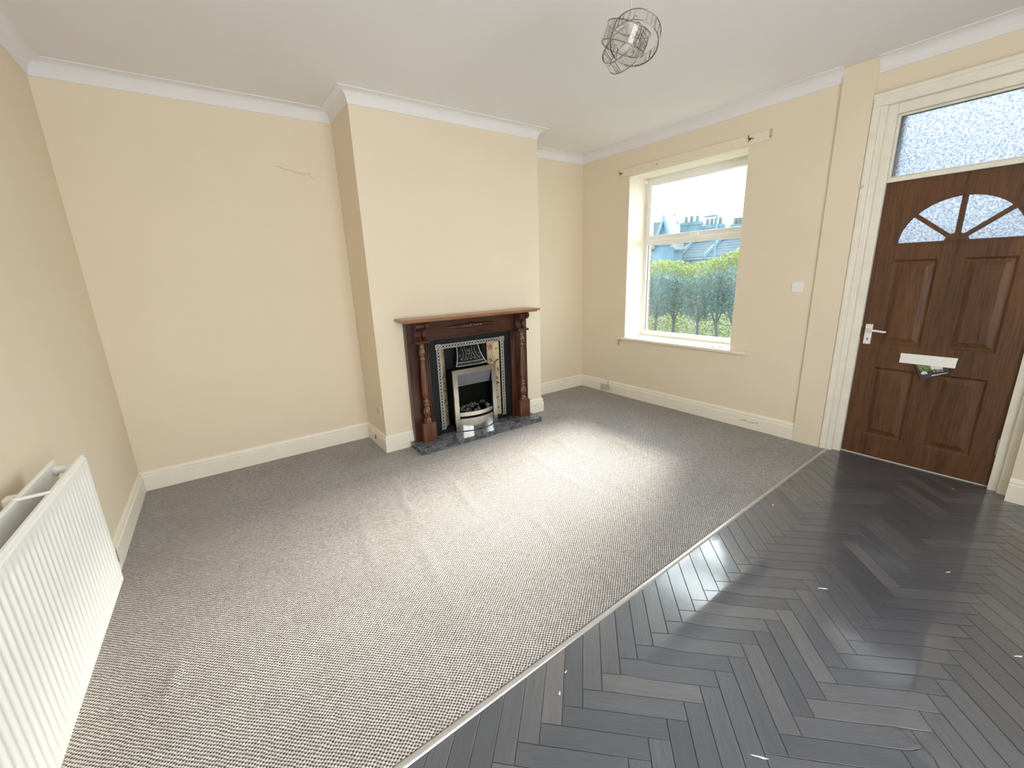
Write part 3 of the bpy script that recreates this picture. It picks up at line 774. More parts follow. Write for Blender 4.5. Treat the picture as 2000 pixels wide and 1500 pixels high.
for i in range(34):
    t = bmesh.new(); bmesh.ops.create_icosphere(t, subdivisions=1, radius=1)
    s = rr.uniform(.016, .027)
    for v in t.verts: v.co = v.co*s*rr.uniform(.7, 1.15)
    u = rr.uniform(-1, 1); x = (I0+I1)/2+u*(I1-I0)/2*.88; y = rr.uniform(-.50, -.59-.03*(1-u*u)); z = .205+(y+.62)*.42+rr.uniform(0, .022)
    bm = new_bm(); merge(bm, t, mat=Matrix.Translation((x, y, z)))
    obj('coal', bm, M['coal'], fire)
bm = new_bm(); add_box(bm, I0+.004, I1-.004, -.60, -.46, .16, .200); obj('coal_bed', bm, M['firebox_black'], fire)

# ------------------------------------------------------------------ window
win = new_bm()
FXI = 4.855; y0, y1, z0, z1 = WY0, WY1, WZ0+.012, WZ1
ft = .045
add_box(win, FXI, FXI+.07, y0, y0+ft, z0, z1, .003); add_box(win, FXI, FXI+.07, y1-ft, y1, z0, z1, .003)
add_box(win, FXI, FXI+.07, y0+ft, y1-ft, z1-ft, z1, .003); add_box(win, FXI, FXI+.07, y0+ft, y1-ft, z0, z0+.05, .003)
add_box(win, FXI, FXI+.07, y0+ft, y1-ft, 1.742, 1.802, .003)
window = struct('window_1', win, M['upvc'])
bm = new_bm(); a0, a1, c0, c1 = y0+.036, y1-.036, 1.796, z1-.030
sw = .048
for q in ((a0, a0+sw, c0, c1), (a1-sw, a1, c0, c1), (a0+sw, a1-sw, c0, c0+sw), (a0+sw, a1-sw, c1-sw, c1)):
    add_box(bm, FXI-.014, FXI+.05, q[0], q[1], q[2], q[3], .004)
sash = obj('opening_sash', bm, M['upvc'], window)
bm = new_bm(); add_box(bm, FXI-.024, FXI-.014, -1.385, -1.285, 1.812, 1.828, .003); add_box(bm, FXI-.040, FXI-.030, -1.40, -1.29, 1.806, 1.818, .004); add_box(bm, FXI-.034, FXI-.02, -1.31, -1.292, 1.808, 1.826, .003)
obj('sash_handle', bm, M['white'], sash)
bm = new_bm(); add_box(bm, FXI+.018, FXI+.022, a0+sw-.004, a1-sw+.004, c0+sw-.004, c1-sw+.004); obj('pane', bm, M['glass'], window)
bm = new_bm(); add_box(bm, FXI+.030, FXI+.034, y0+ft-.003, y1-ft+.003, z0+.047, 1.745); obj('pane', bm, M['glass'], window)
bm = new_bm()
for q in ((y0+ft, y0+ft+.003, z0+.05, 1.742), (y1-ft-.003, y1-ft, z0+.05, 1.742), (y0+ft, y1-ft, z0+.05, z0+.053)):
    add_box(bm, FXI+.022, FXI+.032, *q)
obj('gasket', bm, M['rubber'], window)
bm = new_bm(); add_box(bm, 4.524, XW, -2.115, -.585, .692, .717, .005, 3); add_box(bm, XW-.01, FXI+.01, WY0+.0005, WY1-.0005, .705, .717)
obj('window_sill', bm, M['gloss'], window)
bm = new_bm(); add_box(bm, FXI-.045, FXI-.006, -.725, -.704, 2.395, 2.44, .006); add_lathe(bm, FXI-.025, 0, [(.014, -.735), (.014, -.725)], 12, axis='y', cz=2.412)
tag(obj('blind_bracket', bm, M['white']), 'small white blind bracket at the top left corner of the window recess', 'bracket')
# reveals painted white (thin plaster lining)
bm = new_bm(); add_box(bm, XW+.0005, FXI, WY1-.002, WY1+.0, WZ0, WZ1); add_box(bm, XW+.0005, FXI, WY0, WY0+.002, WZ0, WZ1); add_box(bm, XW+.0005, FXI, WY0, WY1, WZ1-.002, WZ1)
obj('reveal_lining', bm, M['gloss'], wall_right)
# exterior brick reveal seen at the left of the lower pane
rr = random.Random(3)
for k in range(24):
    zz = .70+k*.075
    if zz+.065 > 2.46: break
    bm = new_bm(); dx = .055 if k % 2 else 0
    add_box(bm, 4.932, 5.006, WY1-.004-rr.uniform(0, .004), WY1+.12, zz, zz+.065, .003, 1)
    obj('brick', bm, M['brick'], wall_right)
# curtain board with hooks
bm = new_bm(); add_box(bm, 4.546, XW, -2.135, -.572, 2.462, 2.536, .002)
for (yy, zz) in ((-1.06, 2.498),):
    pass
board = obj('curtain_board', bm, plain('batten_paint', (.82, .72, .59), .6, var=.02)); tag(board, 'cream painted timber batten fixed to the wall above the window', 'batten')
bm = new_bm(); add_box(bm, 4.545, 4.5475, -2.137, -2.118, 2.470, 2.534, .0005); obj('chipped_end', bm, plain('bare_chipped_end', (.45, .40, .33), .8, var=.5, scale=80), board, label='chipped bare end')
bm = new_bm(); add_lathe(bm, 4.545, 0, [(.006, 0)]*2 if False else [(.006, 4.5445), (.006, 4.549)], 10, axis='x', cz=2.500)
for v in bm.verts: v.co.y += -1.058
obj('nail_hole', bm, M['rubber'], board)
for yy, zz, lb in ((-.598, 2.500, 'dark twisted curtain hook at the left end of the batten'), (-1.965, 2.502, 'dark twisted curtain hook near the right end of the batten')):
    bm = new_bm(); x = 4.546
    add_tube(bm, [(x, yy, zz), (x-.018, yy, zz), (x-.026, yy, zz+.008), (x-.024, yy+.004, zz+.022), (x-.014, yy+.006, zz+.024)], .0035, 6)
    add_tube(bm, [(x-.004, yy-.030, zz-.006), (x-.014, yy-.018, zz+.002), (x-.016, yy-.006, zz-.006), (x-.014, yy+.008, zz+.002)], .003, 6)
    add_tube(bm, [(x-.014, yy, zz), (x-.016, yy+.004, zz-.026)], .0025, 6)
    add_lathe(bm, 0, yy, [(.010, x-.003), (.010, x)], 10, axis='x', cz=zz)
    tag(obj('curtain_hook', bm, M['dark_metal']), lb, 'hook', 'curtain hooks on the batten')
# paper on the sill, stray cable below
bm = new_bm(); t = bmesh.new(); bmesh.ops.create_grid(t, x_segments=6, y_segments=4, size=.5)
for v in t.verts: v.co = Vector((v.co.x*.15, v.co.y*.21, .0035+.004*math.sin(v.co.x*3)*v.co.x))
merge(bm, t, mat=Matrix.Translation((4.655, -1.80, .7185)) @ Matrix.Rotation(.25, 4, 'Z'))
o = obj('letter', bm, M['paper']); tag(o, 'flat white sheet of paper on the right end of the windowsill', 'paper')
md = o.modifiers.new('s', 'SOLIDIFY'); md.thickness = .001
bm = new_bm(); add_tube(bm, [(4.548, -.655, .690), (4.545, -.645, .672), (4.548, -.632, .655), (4.552, -.628, .635), (4.558, -.630, .617)], .003, 6)
tag(obj('cable_end', bm, M['rubber']), 'short dark cable end hanging under the left end of the windowsill', 'cable')

# light switch, sockets
def plate(name, label, cat, x, ya, yb_, za, zb, m, rockers=0, screws=True):
    r = thing(name, label, cat, (x, (ya+yb_)/2, za)); bm = new_bm(); add_box(bm, x-.009, x, ya, yb_, za, zb, .003); obj('plate', bm, m, r)
    cy_ = (ya+yb_)/2; cz_ = (za+zb)/2
    for i in range(rockers):
        yy = cy_+(i-(rockers-1)/2)*.018
        bm = new_bm(); add_prism(bm, [(x-.009, yy-.005, cz_-.011), (x-.0135, yy-.005, cz_-.011), (x-.010, yy-.005, cz_+.011), (x-.009, yy-.005, cz_+.011)], (0, .010, 0)); obj('rocker', bm, m, r)
    if screws:
        for s in (-1, 1):
            bm = new_bm(); add_lathe(bm, 0, cy_+s*(abs(yb_-ya)/2-.013), [(.0028, x-.0098), (.0028, x-.0085)], 8, axis='x', cz=cz_); obj('screw', bm, M['grey_plastic'], r)
    return r
plate('light_switch', 'white square light switch on the wall between the window and the door', 'switch', XW, -2.505, -2.418, 1.255, 1.338, M['white'], 3)
pl = plate('telephone_socket', 'small grey socket plate on the skirting in the corner under the window', 'socket', XW-T-.0005, -.475, -.365, .016, .098, M['grey_plastic'], 0)
bm = new_bm(); add_box(bm, XW-T-.013, XW-T-.008, -.435, -.405, .045, .068, .002); obj('port', bm, M['grey_plastic'], pl)
bm = new_bm(); add_tube(bm, [(XW-T-.004, -.485, .16), (XW-T-.006, -.488, .12), (XW-T-.010, -.487, .08), (XW-T-.004, -.49, .05), (XW-T-.004, -.50, .03)], .0025, 6); add_tube(bm, [(XW-T-.010, -.488, .09), (XW-T-.014, -.51, .075), (XW-T-.006, -.53, .06)], .002, 6)
tag(obj('telephone_wire', bm, M['dark_metal']), 'thin dark wire beside the grey socket on the window skirting', 'cable')
# blank plate on the chimney side (faces the left alcove)
r = thing('blank_plate', 'painted-over blank plate low on the left side of the chimney breast', 'socket', (XB, -.36, .31)); bm = new_bm(); add_box(bm, XB-.007, XB, -.435, -.285, .315, .405, .002); obj('plate', bm, M['wall'], r)
bm = new_bm(); add_box(bm, XB-.008, XB-.0065, -.405, -.315, .330, .378, .0005); obj('worn_patch', bm, plain('greyish_worn_paint', (.62, .57, .50), .7, var=.05), r)

# ------------------------------------------------------------------ door frame (trim) and door
fy0, fy1 = -2.775, -3.808
def frame_profile_piece(bm, y0, y1, z0, z1, x0, x1, bv=.004): add_box(bm, x0, x1, min(y0, y1), max(y0, y1), z0, z1, bv)
bm = new_bm()
for s, ya in ((-1, fy0), (1, fy1)):
    yb_ = ya+s*.084 if s == -1 else ya+.042
    frame_profile_piece(bm, ya, yb_, -.004, 2.4895, 4.553, 4.60)
    if s == -1:
        frame_profile_piece(bm, ya-.004, ya-.030, -.004, 2.5465, 4.546, 4.56); frame_profile_piece(bm, ya-.050, ya-.058, -.004, 2.489, 4.549, 4.56, .002)
frame_profile_piece(bm, fy0, fy1, 2.490, 2.575, 4.553, 4.60); frame_profile_piece(bm, fy0, fy1, 2.547, 2.571, 4.546, 4.56)
struct('trim_3', bm, M['frame'])
DY0, DY1, DZ0, DZ1, DX = -2.912, -3.718, .012, 1.997, 4.614
bm = new_bm()
frame_profile_piece(bm, fy0-.084, DY0+.002, -.004, 2.49, 4.585, 4.70); frame_profile_piece(bm, fy1+.042, DY1-.003, -.004, 2.49, 4.583, 4.70)
frame_profile_piece(bm, DY0+.002, DY1-.003, 2.425, 2.49, 4.585, 4.70)
frame_profile_piece(bm, DY0+.002, DY1-.003, 2.000, 2.030, 4.590, 4.70, .003)
# glazing beads of the transom light
for q in ((DY0+.002, DY0-.012, 2.03, 2.425), (DY1+.012, DY1-.003, 2.03, 2.425)): frame_profile_piece(bm, q[0], q[1], q[2], q[3], 4.612, 4.66, .003)
frame_profile_piece(bm, DY0-.012, DY1+.012, 2.412, 2.425, 4.612, 4.66, .003); frame_profile_piece(bm, DY0-.012, DY1+.012, 2.030, 2.040, 4.612, 4.66, .003)
frame_profile_piece(bm, DY0+.002, DY1-.003, -.004, .010, 4.625, 4.72, .002)
add_box(bm, 4.661, 4.70, DY0-.012, DY0+.003, 0, 2.0); add_box(bm, 4.661, 4.70, DY1-.004, DY1+.012, 0, 2.0); add_box(bm, 4.661, 4.70, DY1, DY0, 1.985, 2.001); add_box(bm, 4.661, 4.72, DY1, DY0, -.004, .022)  # unseen door stops added to block sun leaking through the gaps
dframe = struct('trim_4', bm, M['frame'])
bm = new_bm(); add_box(bm, 4.632, 4.637, DY1+.012, DY0-.012, 2.040, 2.412); obj('transom_pane', bm, M['obscure'], dframe)
bm = new_bm(); add_box(bm, 4.600, 4.612, DY0+.0015, DY0+.006, .925, 1.005, .001); obj('strike_plate', bm, M['dark_metal'], dframe)
# small metal clip on the architrave
bm = new_bm(); add_box(bm, 4.535, 4.5455, -2.800, -2.772, 1.985, 2.003, .002); add_tube(bm, [(4.536, -2.79, 1.99), (4.526, -2.79, 1.992)], .002, 6)
tag(obj('metal_clip', bm, M['grey_plastic']), 'tiny metal clip nailed on the white frame left of the front door', 'bracket')

# door leaf: slab built from outline pieces around the fanlight
door = thing('door_1', '', 'x', (DX+.022, (DY0+DY1)/2, DZ0)); del door['label']; del door['category']; door['kind'] = 'structure'
DCY, FZ, FR, FRZ = -3.315, 1.590, .296, .276
bm = new_bm(); TH = .044
def dbox(ya, yb_, za, zb, bv=0): add_box(bm, DX, DX+TH, min(ya, yb_), max(ya, yb_), za, zb, bv)
def arc(n=28, r=FR, rz=FRZ): return [(DCY+r*math.cos(PI*i/n), FZ+rz*math.sin(PI*i/n)) for i in range(n+1)]
ap = arc()
# fanlight surround: strips from arc up to the top rail
n = len(ap)-1
for i in range(n):
    (ya, za), (yb_, zb) = ap[i], ap[i+1]
    add_prism(bm, [(DX, ya, za), (DX, yb_, zb), (DX, yb_, DZ1), (DX, ya, DZ1)], (TH, 0, 0))
dbox(DCY+FR, DY0, FZ, DZ1); dbox(DY1, DCY-FR, FZ, DZ1)
PY = ((-3.020, -3.252), (-3.376, -3.606)); PZ = ((.180, .712), (.885, 1.482))
dbox(DY1, DY0, PZ[1][1], FZ); dbox(DY1, DY0, PZ[0][1], PZ[1][0]); dbox(DY1, DY0, DZ0, PZ[0][0])
for (za, zb) in PZ:
    dbox(PY[0][0], DY0, za, zb); dbox(PY[1][0], PY[0][1], za, zb); dbox(DY1, PY[1][1], za, zb)
bmesh.ops.remove_doubles(bm, verts=bm.verts, dist=1e-5)
obj('door_leaf', bm, M['door_wood'], door)
for (ya, yb_) in PY:
    for (za, zb) in PZ:
        bm = new_bm(); rings = []
        for ins_, xx in ((0, DX), (.007, DX+.006), (.014, DX+.012), (.022, DX+.012), (.050, DX+.003), (.054, DX+.002)):
            rings.append([bm.verts.new((xx, y_, z_)) for y_, z_ in ((ya-ins_, za+ins_), (yb_+ins_, za+ins_), (yb_+ins_, zb-ins_), (ya-ins_, zb-ins_))])
        for a in range(len(rings)-1):
            for k in range(4): bm.faces.new((rings[a][k], rings[a][(k+1) % 4], rings[a+1][(k+1) % 4], rings[a+1][k]))
        bm.faces.new(rings[-1])
        bk = [bm.verts.new((DX+.035, v.co.y, v.co.z)) for v in rings[0]]
        for k in range(4): bm.faces.new((rings[0][k], rings[0][(k+1) % 4], bk[(k+1) % 4], bk[k]))
        bm.faces.new(bk[::-1]); obj('door_panel', bm, M['door_wood'], door)
# fanlight bars, hub and moulding
bm = new_bm()
hub = [(DCY+.056*math.cos(PI*i/12), FZ+.056*math.sin(PI*i/12)*.9) for i in range(13)]
add_prism(bm, [(DX-.004, y_, z_) for y_, z_ in hub], (TH, 0, 0))
obj('fanlight_hub', bm, M['door_wood'], door)
angs = (90, 41, 139)
for ad in angs:
    bm = new_bm(); a = math.radians(ad); d = Vector((0, math.cos(a), math.sin(a)*FRZ/FR)); p = Vector((DX-.004, -d.z, d.y)); nrm = Vector((0, -math.sin(a), math.cos(a))).normalized()*.012
    s0 = Vector((DX-.003, DCY, FZ))+d*.045; s1 = Vector((DX-.003, DCY, FZ))+d*(FR+.003)
    add_prism(bm, [s0-nrm, s0+nrm, s1+nrm, s1-nrm], (.036, 0, 0)); obj('glazing_bar', bm, M['door_wood'], door)
bm = new_bm()
a1_, a2_ = arc(28, FR+.010, FRZ+.010), arc(28, FR-.004, FRZ-.004)
for i in range(28):
    add_prism(bm, [(DX-.005, *a1_[i]), (DX-.005, *a1_[i+1]), (DX-.005, *a2_[i+1]), (DX-.005, *a2_[i])], (.012, 0, 0))
add_box(bm, DX-.004, DX+.01, DCY-FR-.008, DCY+FR+.008, FZ-.010, FZ+.004, .002)
obj('fanlight_moulding', bm, M['door_wood'], door)
# four panes of obscured glass
lim = [0, 41, 90, 139, 180]
for k in range(4):
    bm = new_bm(); pts = []
    g = math.degrees(.010/FR)
    A0, A1 = math.radians(lim[k]), math.radians(lim[k+1])
    for i in range(11):
        a = A0+(A1-A0)*i/10; pts.append((DX+.018, DCY+FR*math.cos(a), FZ+FRZ*math.sin(a)))
    for i in range(5):
        a = A1+(A0-A1)*i/4; pts.append((DX+.018, DCY+.05*math.cos(a), FZ+.045*math.sin(a)))
    add_prism(bm, pts, (.004, 0, 0)); obj('pane', bm, M['obscure'], door)
# handle
bm = new_bm(); add_box(bm, DX-.006, DX, -2.976, -2.933, .879, 1.027, .0015)
hp = obj('handle_plate', bm, M['white'], door)
bm = new_bm(); add_lathe(bm, 0, -2.953, [(.014, DX-.012), (.012, DX-.005)], 14, axis='x', cz=.985)
add_tube(bm, [(DX-.008, -2.953, .985), (DX-.030, -2.955, .985), (DX-.040, -2.972, .986), (DX-.042, -3.01, .983), (DX-.040, -3.052, .978), (DX-.038, -3.063, .981)], [.009, .009, .009, .008, .0075, .006], 10)
obj('lever', bm, M['white'], hp)
bm = new_bm(); add_lathe(bm, 0, -2.955, [(.0045, DX-.0068), (.0045, DX-.0055)], 10, axis='x', cz=.921); add_box(bm, DX-.0068, DX-.0055, -2.957, -2.953, .903, .920); obj('keyhole', bm, M['rubber'], hp)
bm = new_bm()
for yy in (-2.942, -2.967):
    for zz in (.886, 1.020): add_lathe(bm, 0, yy, [(.0028, DX-.0068), (.0028, DX-.0055)], 8, axis='x', cz=zz)
obj('screws', bm, M['dark_metal'], hp)
# letter plate
bm = new_bm(); add_box(bm, DX-.008, DX, -3.450, -3.160, .818, .835, .002)
lp = obj('letter_plate', bm, M['white'], door)
bm = new_bm(); add_prism(bm, [(DX-.010, -3.448, .820), (DX-.004, -3.448, .820), (DX-.012, -3.448, .768), (DX-.018, -3.448, .768)], (0, .286, 0)); obj('flap', bm, M['white'], lp)
# hinge
bm = new_bm(); add_lathe(bm, 4.604, -3.7195, [(.006, .234), (.006, .343)], 10); add_box(bm, 4.597, 4.612, -3.742, -3.719, .236, .341, .001)
obj('hinge', bm, M['grey_plastic'], dframe)
# leaflet caught in the letter plate
lf = thing('leaflet', 'dark printed leaflet with green picture sticking out under the white letter plate', 'leaflet', (4.60, -3.34, .72))
LP = [Vector((4.606, -3.238, .775)), Vector((4.606, -3.424, .775)), Vector((4.575, -3.424, .735)), Vector((4.565, -3.300, .672))]
def lfp(u, v, dx=0): # u across 0..1, v down 0..1
    return (LP[0]*(1-u)+LP[1]*u)*(1-v)+(LP[3]*(1-u)+LP[2]*u)*v+Vector((-dx-.004*math.sin(u*PI)*v, 0, 0))
def lquad(bm, u0, u1, v0, v1, dx, th=.0006, mi=0, nseg=6):
    for i in range(nseg):
        a = u0+(u1-u0)*i/nseg; b_ = u0+(u1-u0)*(i+1)/nseg
        add_prism(bm, [lfp(a, v0, dx), lfp(b_, v0, dx), lfp(b_, v1, dx), lfp(a, v1, dx)], (-th, 0, 0), mi=mi)
bm = new_bm(); lquad(bm, 0, 1, 0, 1, 0); obj('sheet', bm, M['leaflet_dark'], lf)
bm = new_bm(); lquad(bm, .08, .46, .1, .52, .0008); obj('green_picture', bm, M['leaflet_green'], lf)
bm = new_bm(); lquad(bm, .46, .80, .05, .42, .0008); lquad(bm, .5, .82, .52, .58, .0008, nseg=3); lquad(bm, .42, .98, .86, .93, .0008)
cc = lfp(.2, .68, .0012); add_lathe(bm, 0, cc.y, [(.0165, cc.x-.002), (.0165, cc.x+.001)], 16, axis='x', cz=cc.z)
obj('pale_print', bm, M['leaflet_white'], lf)

# ------------------------------------------------------------------ radiator on the left wall
rad = thing('radiator', 'white double panel radiator on the left wall', 'radiator', (.09, -2.6, .31))
RY1, RY0, RZ0, RZ1 = -1.785, -3.385, .305, .868
XF = .142
_a = -.033; _p = Vector((.142, -1.785, 0)); _r = Vector((.09, -2.6, 0)); rad.rotation_euler = (0, 0, _a)
_q = _p+Matrix.Rotation(_a, 3, 'Z') @ (_r-_p); rad.location = (_q.x, _q.y, .31)
# corrugated front panel
def rad_panel(xface, sgn, name):
    bm = new_bm(); pitch = .0333; dep = .0024; ys = []
    y = RY1-.022
    prof_ = [(0.0, 0), (.22, 0), (.30, 1), (.78, 1), (.86, 0)]
    cols = [(RY1, 0), (RY1-.004, 0)]
    yy = RY1-.03
    while yy-pitch > RY0+.02:
        for t_, d_ in prof_: cols.append((yy-pitch*t_, d_))
        yy -= pitch
    cols += [(yy, 0), (RY0+.004, 0), (RY0, 0)]
    zs = [(RZ0, -.004, 0), (RZ0+.004, 0, 0), (RZ0+.045, 0, 0), (RZ0+.060, 0, 1), (RZ1-.062, 0, 1), (RZ1-.048, 0, 0), (RZ1-.016, 0, 0), (RZ1-.012, -.0035, 0), (RZ1-.004, -.004, 0), (RZ1, -.008, 0)]
    G = []
    for z_, ox, act in zs:
        G.append([bm.verts.new((xface+sgn*(ox-dep*d_*act), y_, z_)) for y_, d_ in cols])
    for j in range(len(zs)-1):
        for i in range(len(cols)-1):
            f = bm.faces.new((G[j][i], G[j][i+1], G[j+1][i+1], G[j+1][i])); f.smooth = True
    # back skin and edges
    xb_ = xface-sgn*.016
    Bq = [bm.verts.new((xb_, a, b_)) for a, b_ in ((RY1, RZ0), (RY0, RZ0), (RY0, RZ1), (RY1, RZ1))]
    bm.faces.new(Bq)
    bm.faces.new([G[j][0] for j in range(len(zs))]+[Bq[3], Bq[0]]); bm.faces.new([G[j][-1] for j in range(len(zs))][::-1]+[Bq[1], Bq[2]][::1])
    bm.faces.new(G[0][:]+[Bq[1], Bq[0]]); bm.faces.new(G[-1][:]+[Bq[2], Bq[3]])
    o = obj(name, bm, M['radiator'], rad); smooth_angle(o, 30); return o
rad_panel(XF, 1, 'front_panel')
bm = new_bm(); add_box(bm, .046, .060, RY0, RY1, RZ0, RZ1, .004); obj('back_panel', bm, M['radiator'], rad)
# convector fins between the panels, in a mottled dark brown
bm = new_bm(); y = RY1-.06; zt = RZ1-.10; k = 0
pts = []
while y > RY0+.06:
    pts += [(.0605, y), (.0605, y-.008), (.088, y-.012), (.088, y-.020)]; y -= .024
prev = None
for (x_, y_) in pts:
    a = bm.verts.new((x_, y_, RZ0+.05)); b_ = bm.verts.new((x_, y_, zt))
    if prev: bm.faces.new((prev[0], a, b_, prev[1]))
    prev = (a, b_)
o = obj('convector_fins', bm, M['fin_brown'], rad); md = o.modifiers.new('s', 'SOLIDIFY'); md.thickness = .0008
bm = new_bm(); pts2 = []; prev = None; y = RY1-.06
while y > RY0+.06:
    pts2 += [(.125, y), (.125, y-.008), (.098, y-.012), (.098, y-.020)]; y -= .024
for (x_, y_) in pts2:
    a = bm.verts.new((x_, y_, RZ0+.05)); b_ = bm.verts.new((x_, y_, zt))
    if prev: bm.faces.new((prev[0], a, b_, prev[1]))
    prev = (a, b_)
o = obj('convector_fins', bm, M['fin_brown'], rad); md = o.modifiers.new('s', 'SOLIDIFY'); md.thickness = .0008
# end connectors and cross clips
for yy in (RY1-.035, RY0+.035):
    for zz in (RZ1-.035, RZ0+.03):
        bm = new_bm(); add_tube(bm, [(.060, yy, zz), (.075, yy, zz+.006), (.093, yy, zz), (.110, yy, zz+.008), (.127, yy, zz)], [.018, .014, .013, .014, .018], 12); obj('connector', bm, M['radiator'], rad)
for yy in (-2.14, -3.0):
    bm = new_bm(); add_box(bm, .052, XF-.010, yy-.004, yy+.004, RZ1-.006, RZ1+.003, .001); obj('cross_clip', bm, M['radiator'], rad)
for yy in (-2.05, -3.1):
    for za, zb in ((RZ1-.12, RZ1-.02), (RZ0+.03, RZ0+.10)):
        bm = new_bm(); add_box(bm, 0.0005, .0455, yy-.02, yy+.02, za, zb, .002); obj('wall_bracket', bm, M['radiator'], rad)
# valve at the far end
bm = new_bm(); vx, vy = .093, RY1+.040
add_tube(bm, [(.075, RY1-.01, .335), (.088, RY1+.05, .335), (.092, -1.62, .335)], .008, 10); add_tube(bm, [(.092, -1.62, .335), (.06, -1.60, .330), (-.02, -1.60, .330)], .0075, 10)
add_lathe(bm, .092, -1.62, [(.010, .305), (.014, .310), (.014, .340), (.011, .345), (.014, .352), (.014, .372), (.009, .380)], 14)
obj('valve', bm, M['polished'], rad, label='chrome valve')

# ------------------------------------------------------------------ pendant light of crossed crystal rings
pc = Vector((2.34, -2.515, 2.455))
pend = thing('pendant_light', 'pendant light of three interlocking rings set with clear crystal bars', 'lamp', tuple(pc))
vv = (pc-CAM).normalized(); rr_ = vv.cross(Vector((0, 0, 1))).normalized(); uu_ = rr_.cross(vv).normalized()
def orient(a, b_, c_): return (rr_*a+uu_*b_+vv*c_).normalized()
bar_me = None
def ring(n_ax, rad_, wdt, off, nb):
    global bar_me
    ax = n_ax; a = ax.orthogonal().normalized(); b_ = ax.cross(a); ctr = pc+off
    bm = new_bm()
    for s in (-1, 1):
        add_tube(bm, [ctr+ax*(s*wdt/2)+(a*math.cos(2*PI*k/56)+b_*math.sin(2*PI*k/56))*rad_ for k in range(56)], .0021, 6, closed=True)
    for k in range(4):
        t_ = 2*PI*(k+.5)/4; p = ctr+(a*math.cos(t_)+b_*math.sin(t_))*rad_; add_tube(bm, [p-ax*wdt/2, p+ax*wdt/2], .0016, 5)
    ro = obj('ring', bm, M['chrome'], pend)
    bw = 2*PI*rad_/nb*.86
    bm = new_bm(); add_box(bm, -bw/2, bw/2, -.0016, .0016, -wdt/2+.003, wdt/2-.003, .0008, 1)
    me = bpy.data.meshes.new('crystal_bar'); bm.to_mesh(me); bm.free(); me.materials.append(M['crystal'])
    for k in range(nb):
        t_ = 2*PI*k/nb; rad_v = a*math.cos(t_)+b_*math.sin(t_); tan = ax.cross(rad_v)
        o = bpy.data.objects.new('crystal_bar', me); COL.objects.link(o); o.parent = ro
        mx = Matrix((tan, rad_v, ax)).transposed().to_4x4(); mx.translation = ctr-pc+rad_v*(rad_-.002); o.matrix_local = mx
ring(orient(.16, .62, .77), .104, .058, rr_*.022+uu_*.006, 26)
ring(orient(.36, .90, .24), .098, .072, rr_*-.018+uu_*.012, 24)
ring(orient(.50, -.74, .45), .095, .060, rr_*-.022-uu_*.022, 24)
bm = new_bm(); add_lathe(bm, pc.x, pc.y, [(.006, pc.z+.09), (.016, pc.z+.085), (.018, pc.z+.055), (.018, pc.z+.025), (.014, pc.z+.022)], 16); obj('lampholder', bm, M['white'], pend)
bm = new_bm(); add_lathe(bm, pc.x, pc.y, [(.012, pc.z+.022), (.014, pc.z+.01), (.022, pc.z-.012), (.024, pc.z-.03), (.018, pc.z-.048), (.006, pc.z-.056)], 18); obj('bulb', bm, M['crystal'], pend)
bm = new_bm(); add_tube(bm, [(pc.x, pc.y, pc.z+.085), (pc.x+.001, pc.y, pc.z+.2), (pc.x, pc.y, H-.02)], .0028, 8); obj('flex', bm, M['grey_plastic'], pend)
bm = new_bm(); add_lathe(bm, pc.x, pc.y, [(.012, H-.045), (.030, H-.040), (.042, H-.018), (.044, H-.001)], 24); obj('ceiling_rose', bm, M['white'], pend)
bm = new_bm(); tops = [pc+Vector((.05*math.cos(q*2*PI/3), .05*math.sin(q*2*PI/3), .07)) for q in range(3)]
for q in tops: add_tube(bm, [(pc.x, pc.y, pc.z+.07), q, q+Vector((q.x-pc.x, q.y-pc.y, 0))*.7+Vector((0, 0, -.02))], .0016, 6)
obj('spider', bm, M['chrome'], pend)

# ------------------------------------------------------------------ outdoors
bm = new_bm(); add_box(bm, 5.0, 22, -14, 30, -.35, -.05); tag(obj('garden_ground', bm, M['grass']), 'sunlit grass beyond the hedge outside the window', 'lawn', kind='structure')
bm = new_bm(); add_box(bm, 22, 60, -14, 50, -4.2, -3.9); tag(obj('road', bm, M['road']), 'road in front of the far terrace of houses', 'road', kind='structure')
hx = 8.4
hed = thing('hedge', 'clipped dark green hedge on bare trunks outside the window', 'hedge', (hx, .6, -.05))
rr = random.Random(11)
def leaf(bm, p, s, r):
    a = Vector((r.uniform(-1, 1), r.uniform(-1, 1), r.uniform(-1, 1))).normalized(); b_ = a.orthogonal().normalized()
    c1 = b_*s*.5; c2 = a*s
    v = [bm.verts.new(p-c2*.5), bm.verts.new(p+c1*.6), bm.verts.new(p+c2*.5), bm.verts.new(p-c1*.6)]
    bm.faces.new(v)
bm = new_bm()
for i in range(42000):
    y = rr.uniform(-1.6, 3.4); x = hx+rr.uniform(-.32, .32)
    zb = .60+.09*math.sin(y*7)+.06*math.sin(y*17+1); zt_ = 1.33+.05*math.sin(y*5)
    z = zb+(zt_-zb)*rr.random()
    leaf(bm, Vector((x, y, z)), rr.uniform(.034, .052), rr)
obj('foliage', bm, M['leaf'], hed, kind='stuff')
for k in range(11):
    y = -1.5+k*.45+rr.uniform(-.09, .09); x = hx+rr.uniform(-.08, .08); bm = new_bm()
    l = rr.uniform(-.06, .06)
    add_tube(bm, [(x, y, -.06), (x+.01, y+l*.5, .2), (x, y+l, .45), (x-.01, y+l*.6, .8)], [.038, .030, .026, .02], 7)
    add_tube(bm, [(x, y+l*.9, .40), (x+.03, y+l+.10, .62), (x+.02, y+l+.15, .8)], [.018, .014, .01], 5); add_tube(bm, [(x, y+l*.9, .44), (x-.03, y+l-.10, .64), (x-.02, y+l-.14, .8)], [.018, .014, .01], 5)
    obj('trunk', bm, M['bark'], hed)
bm = new_bm()
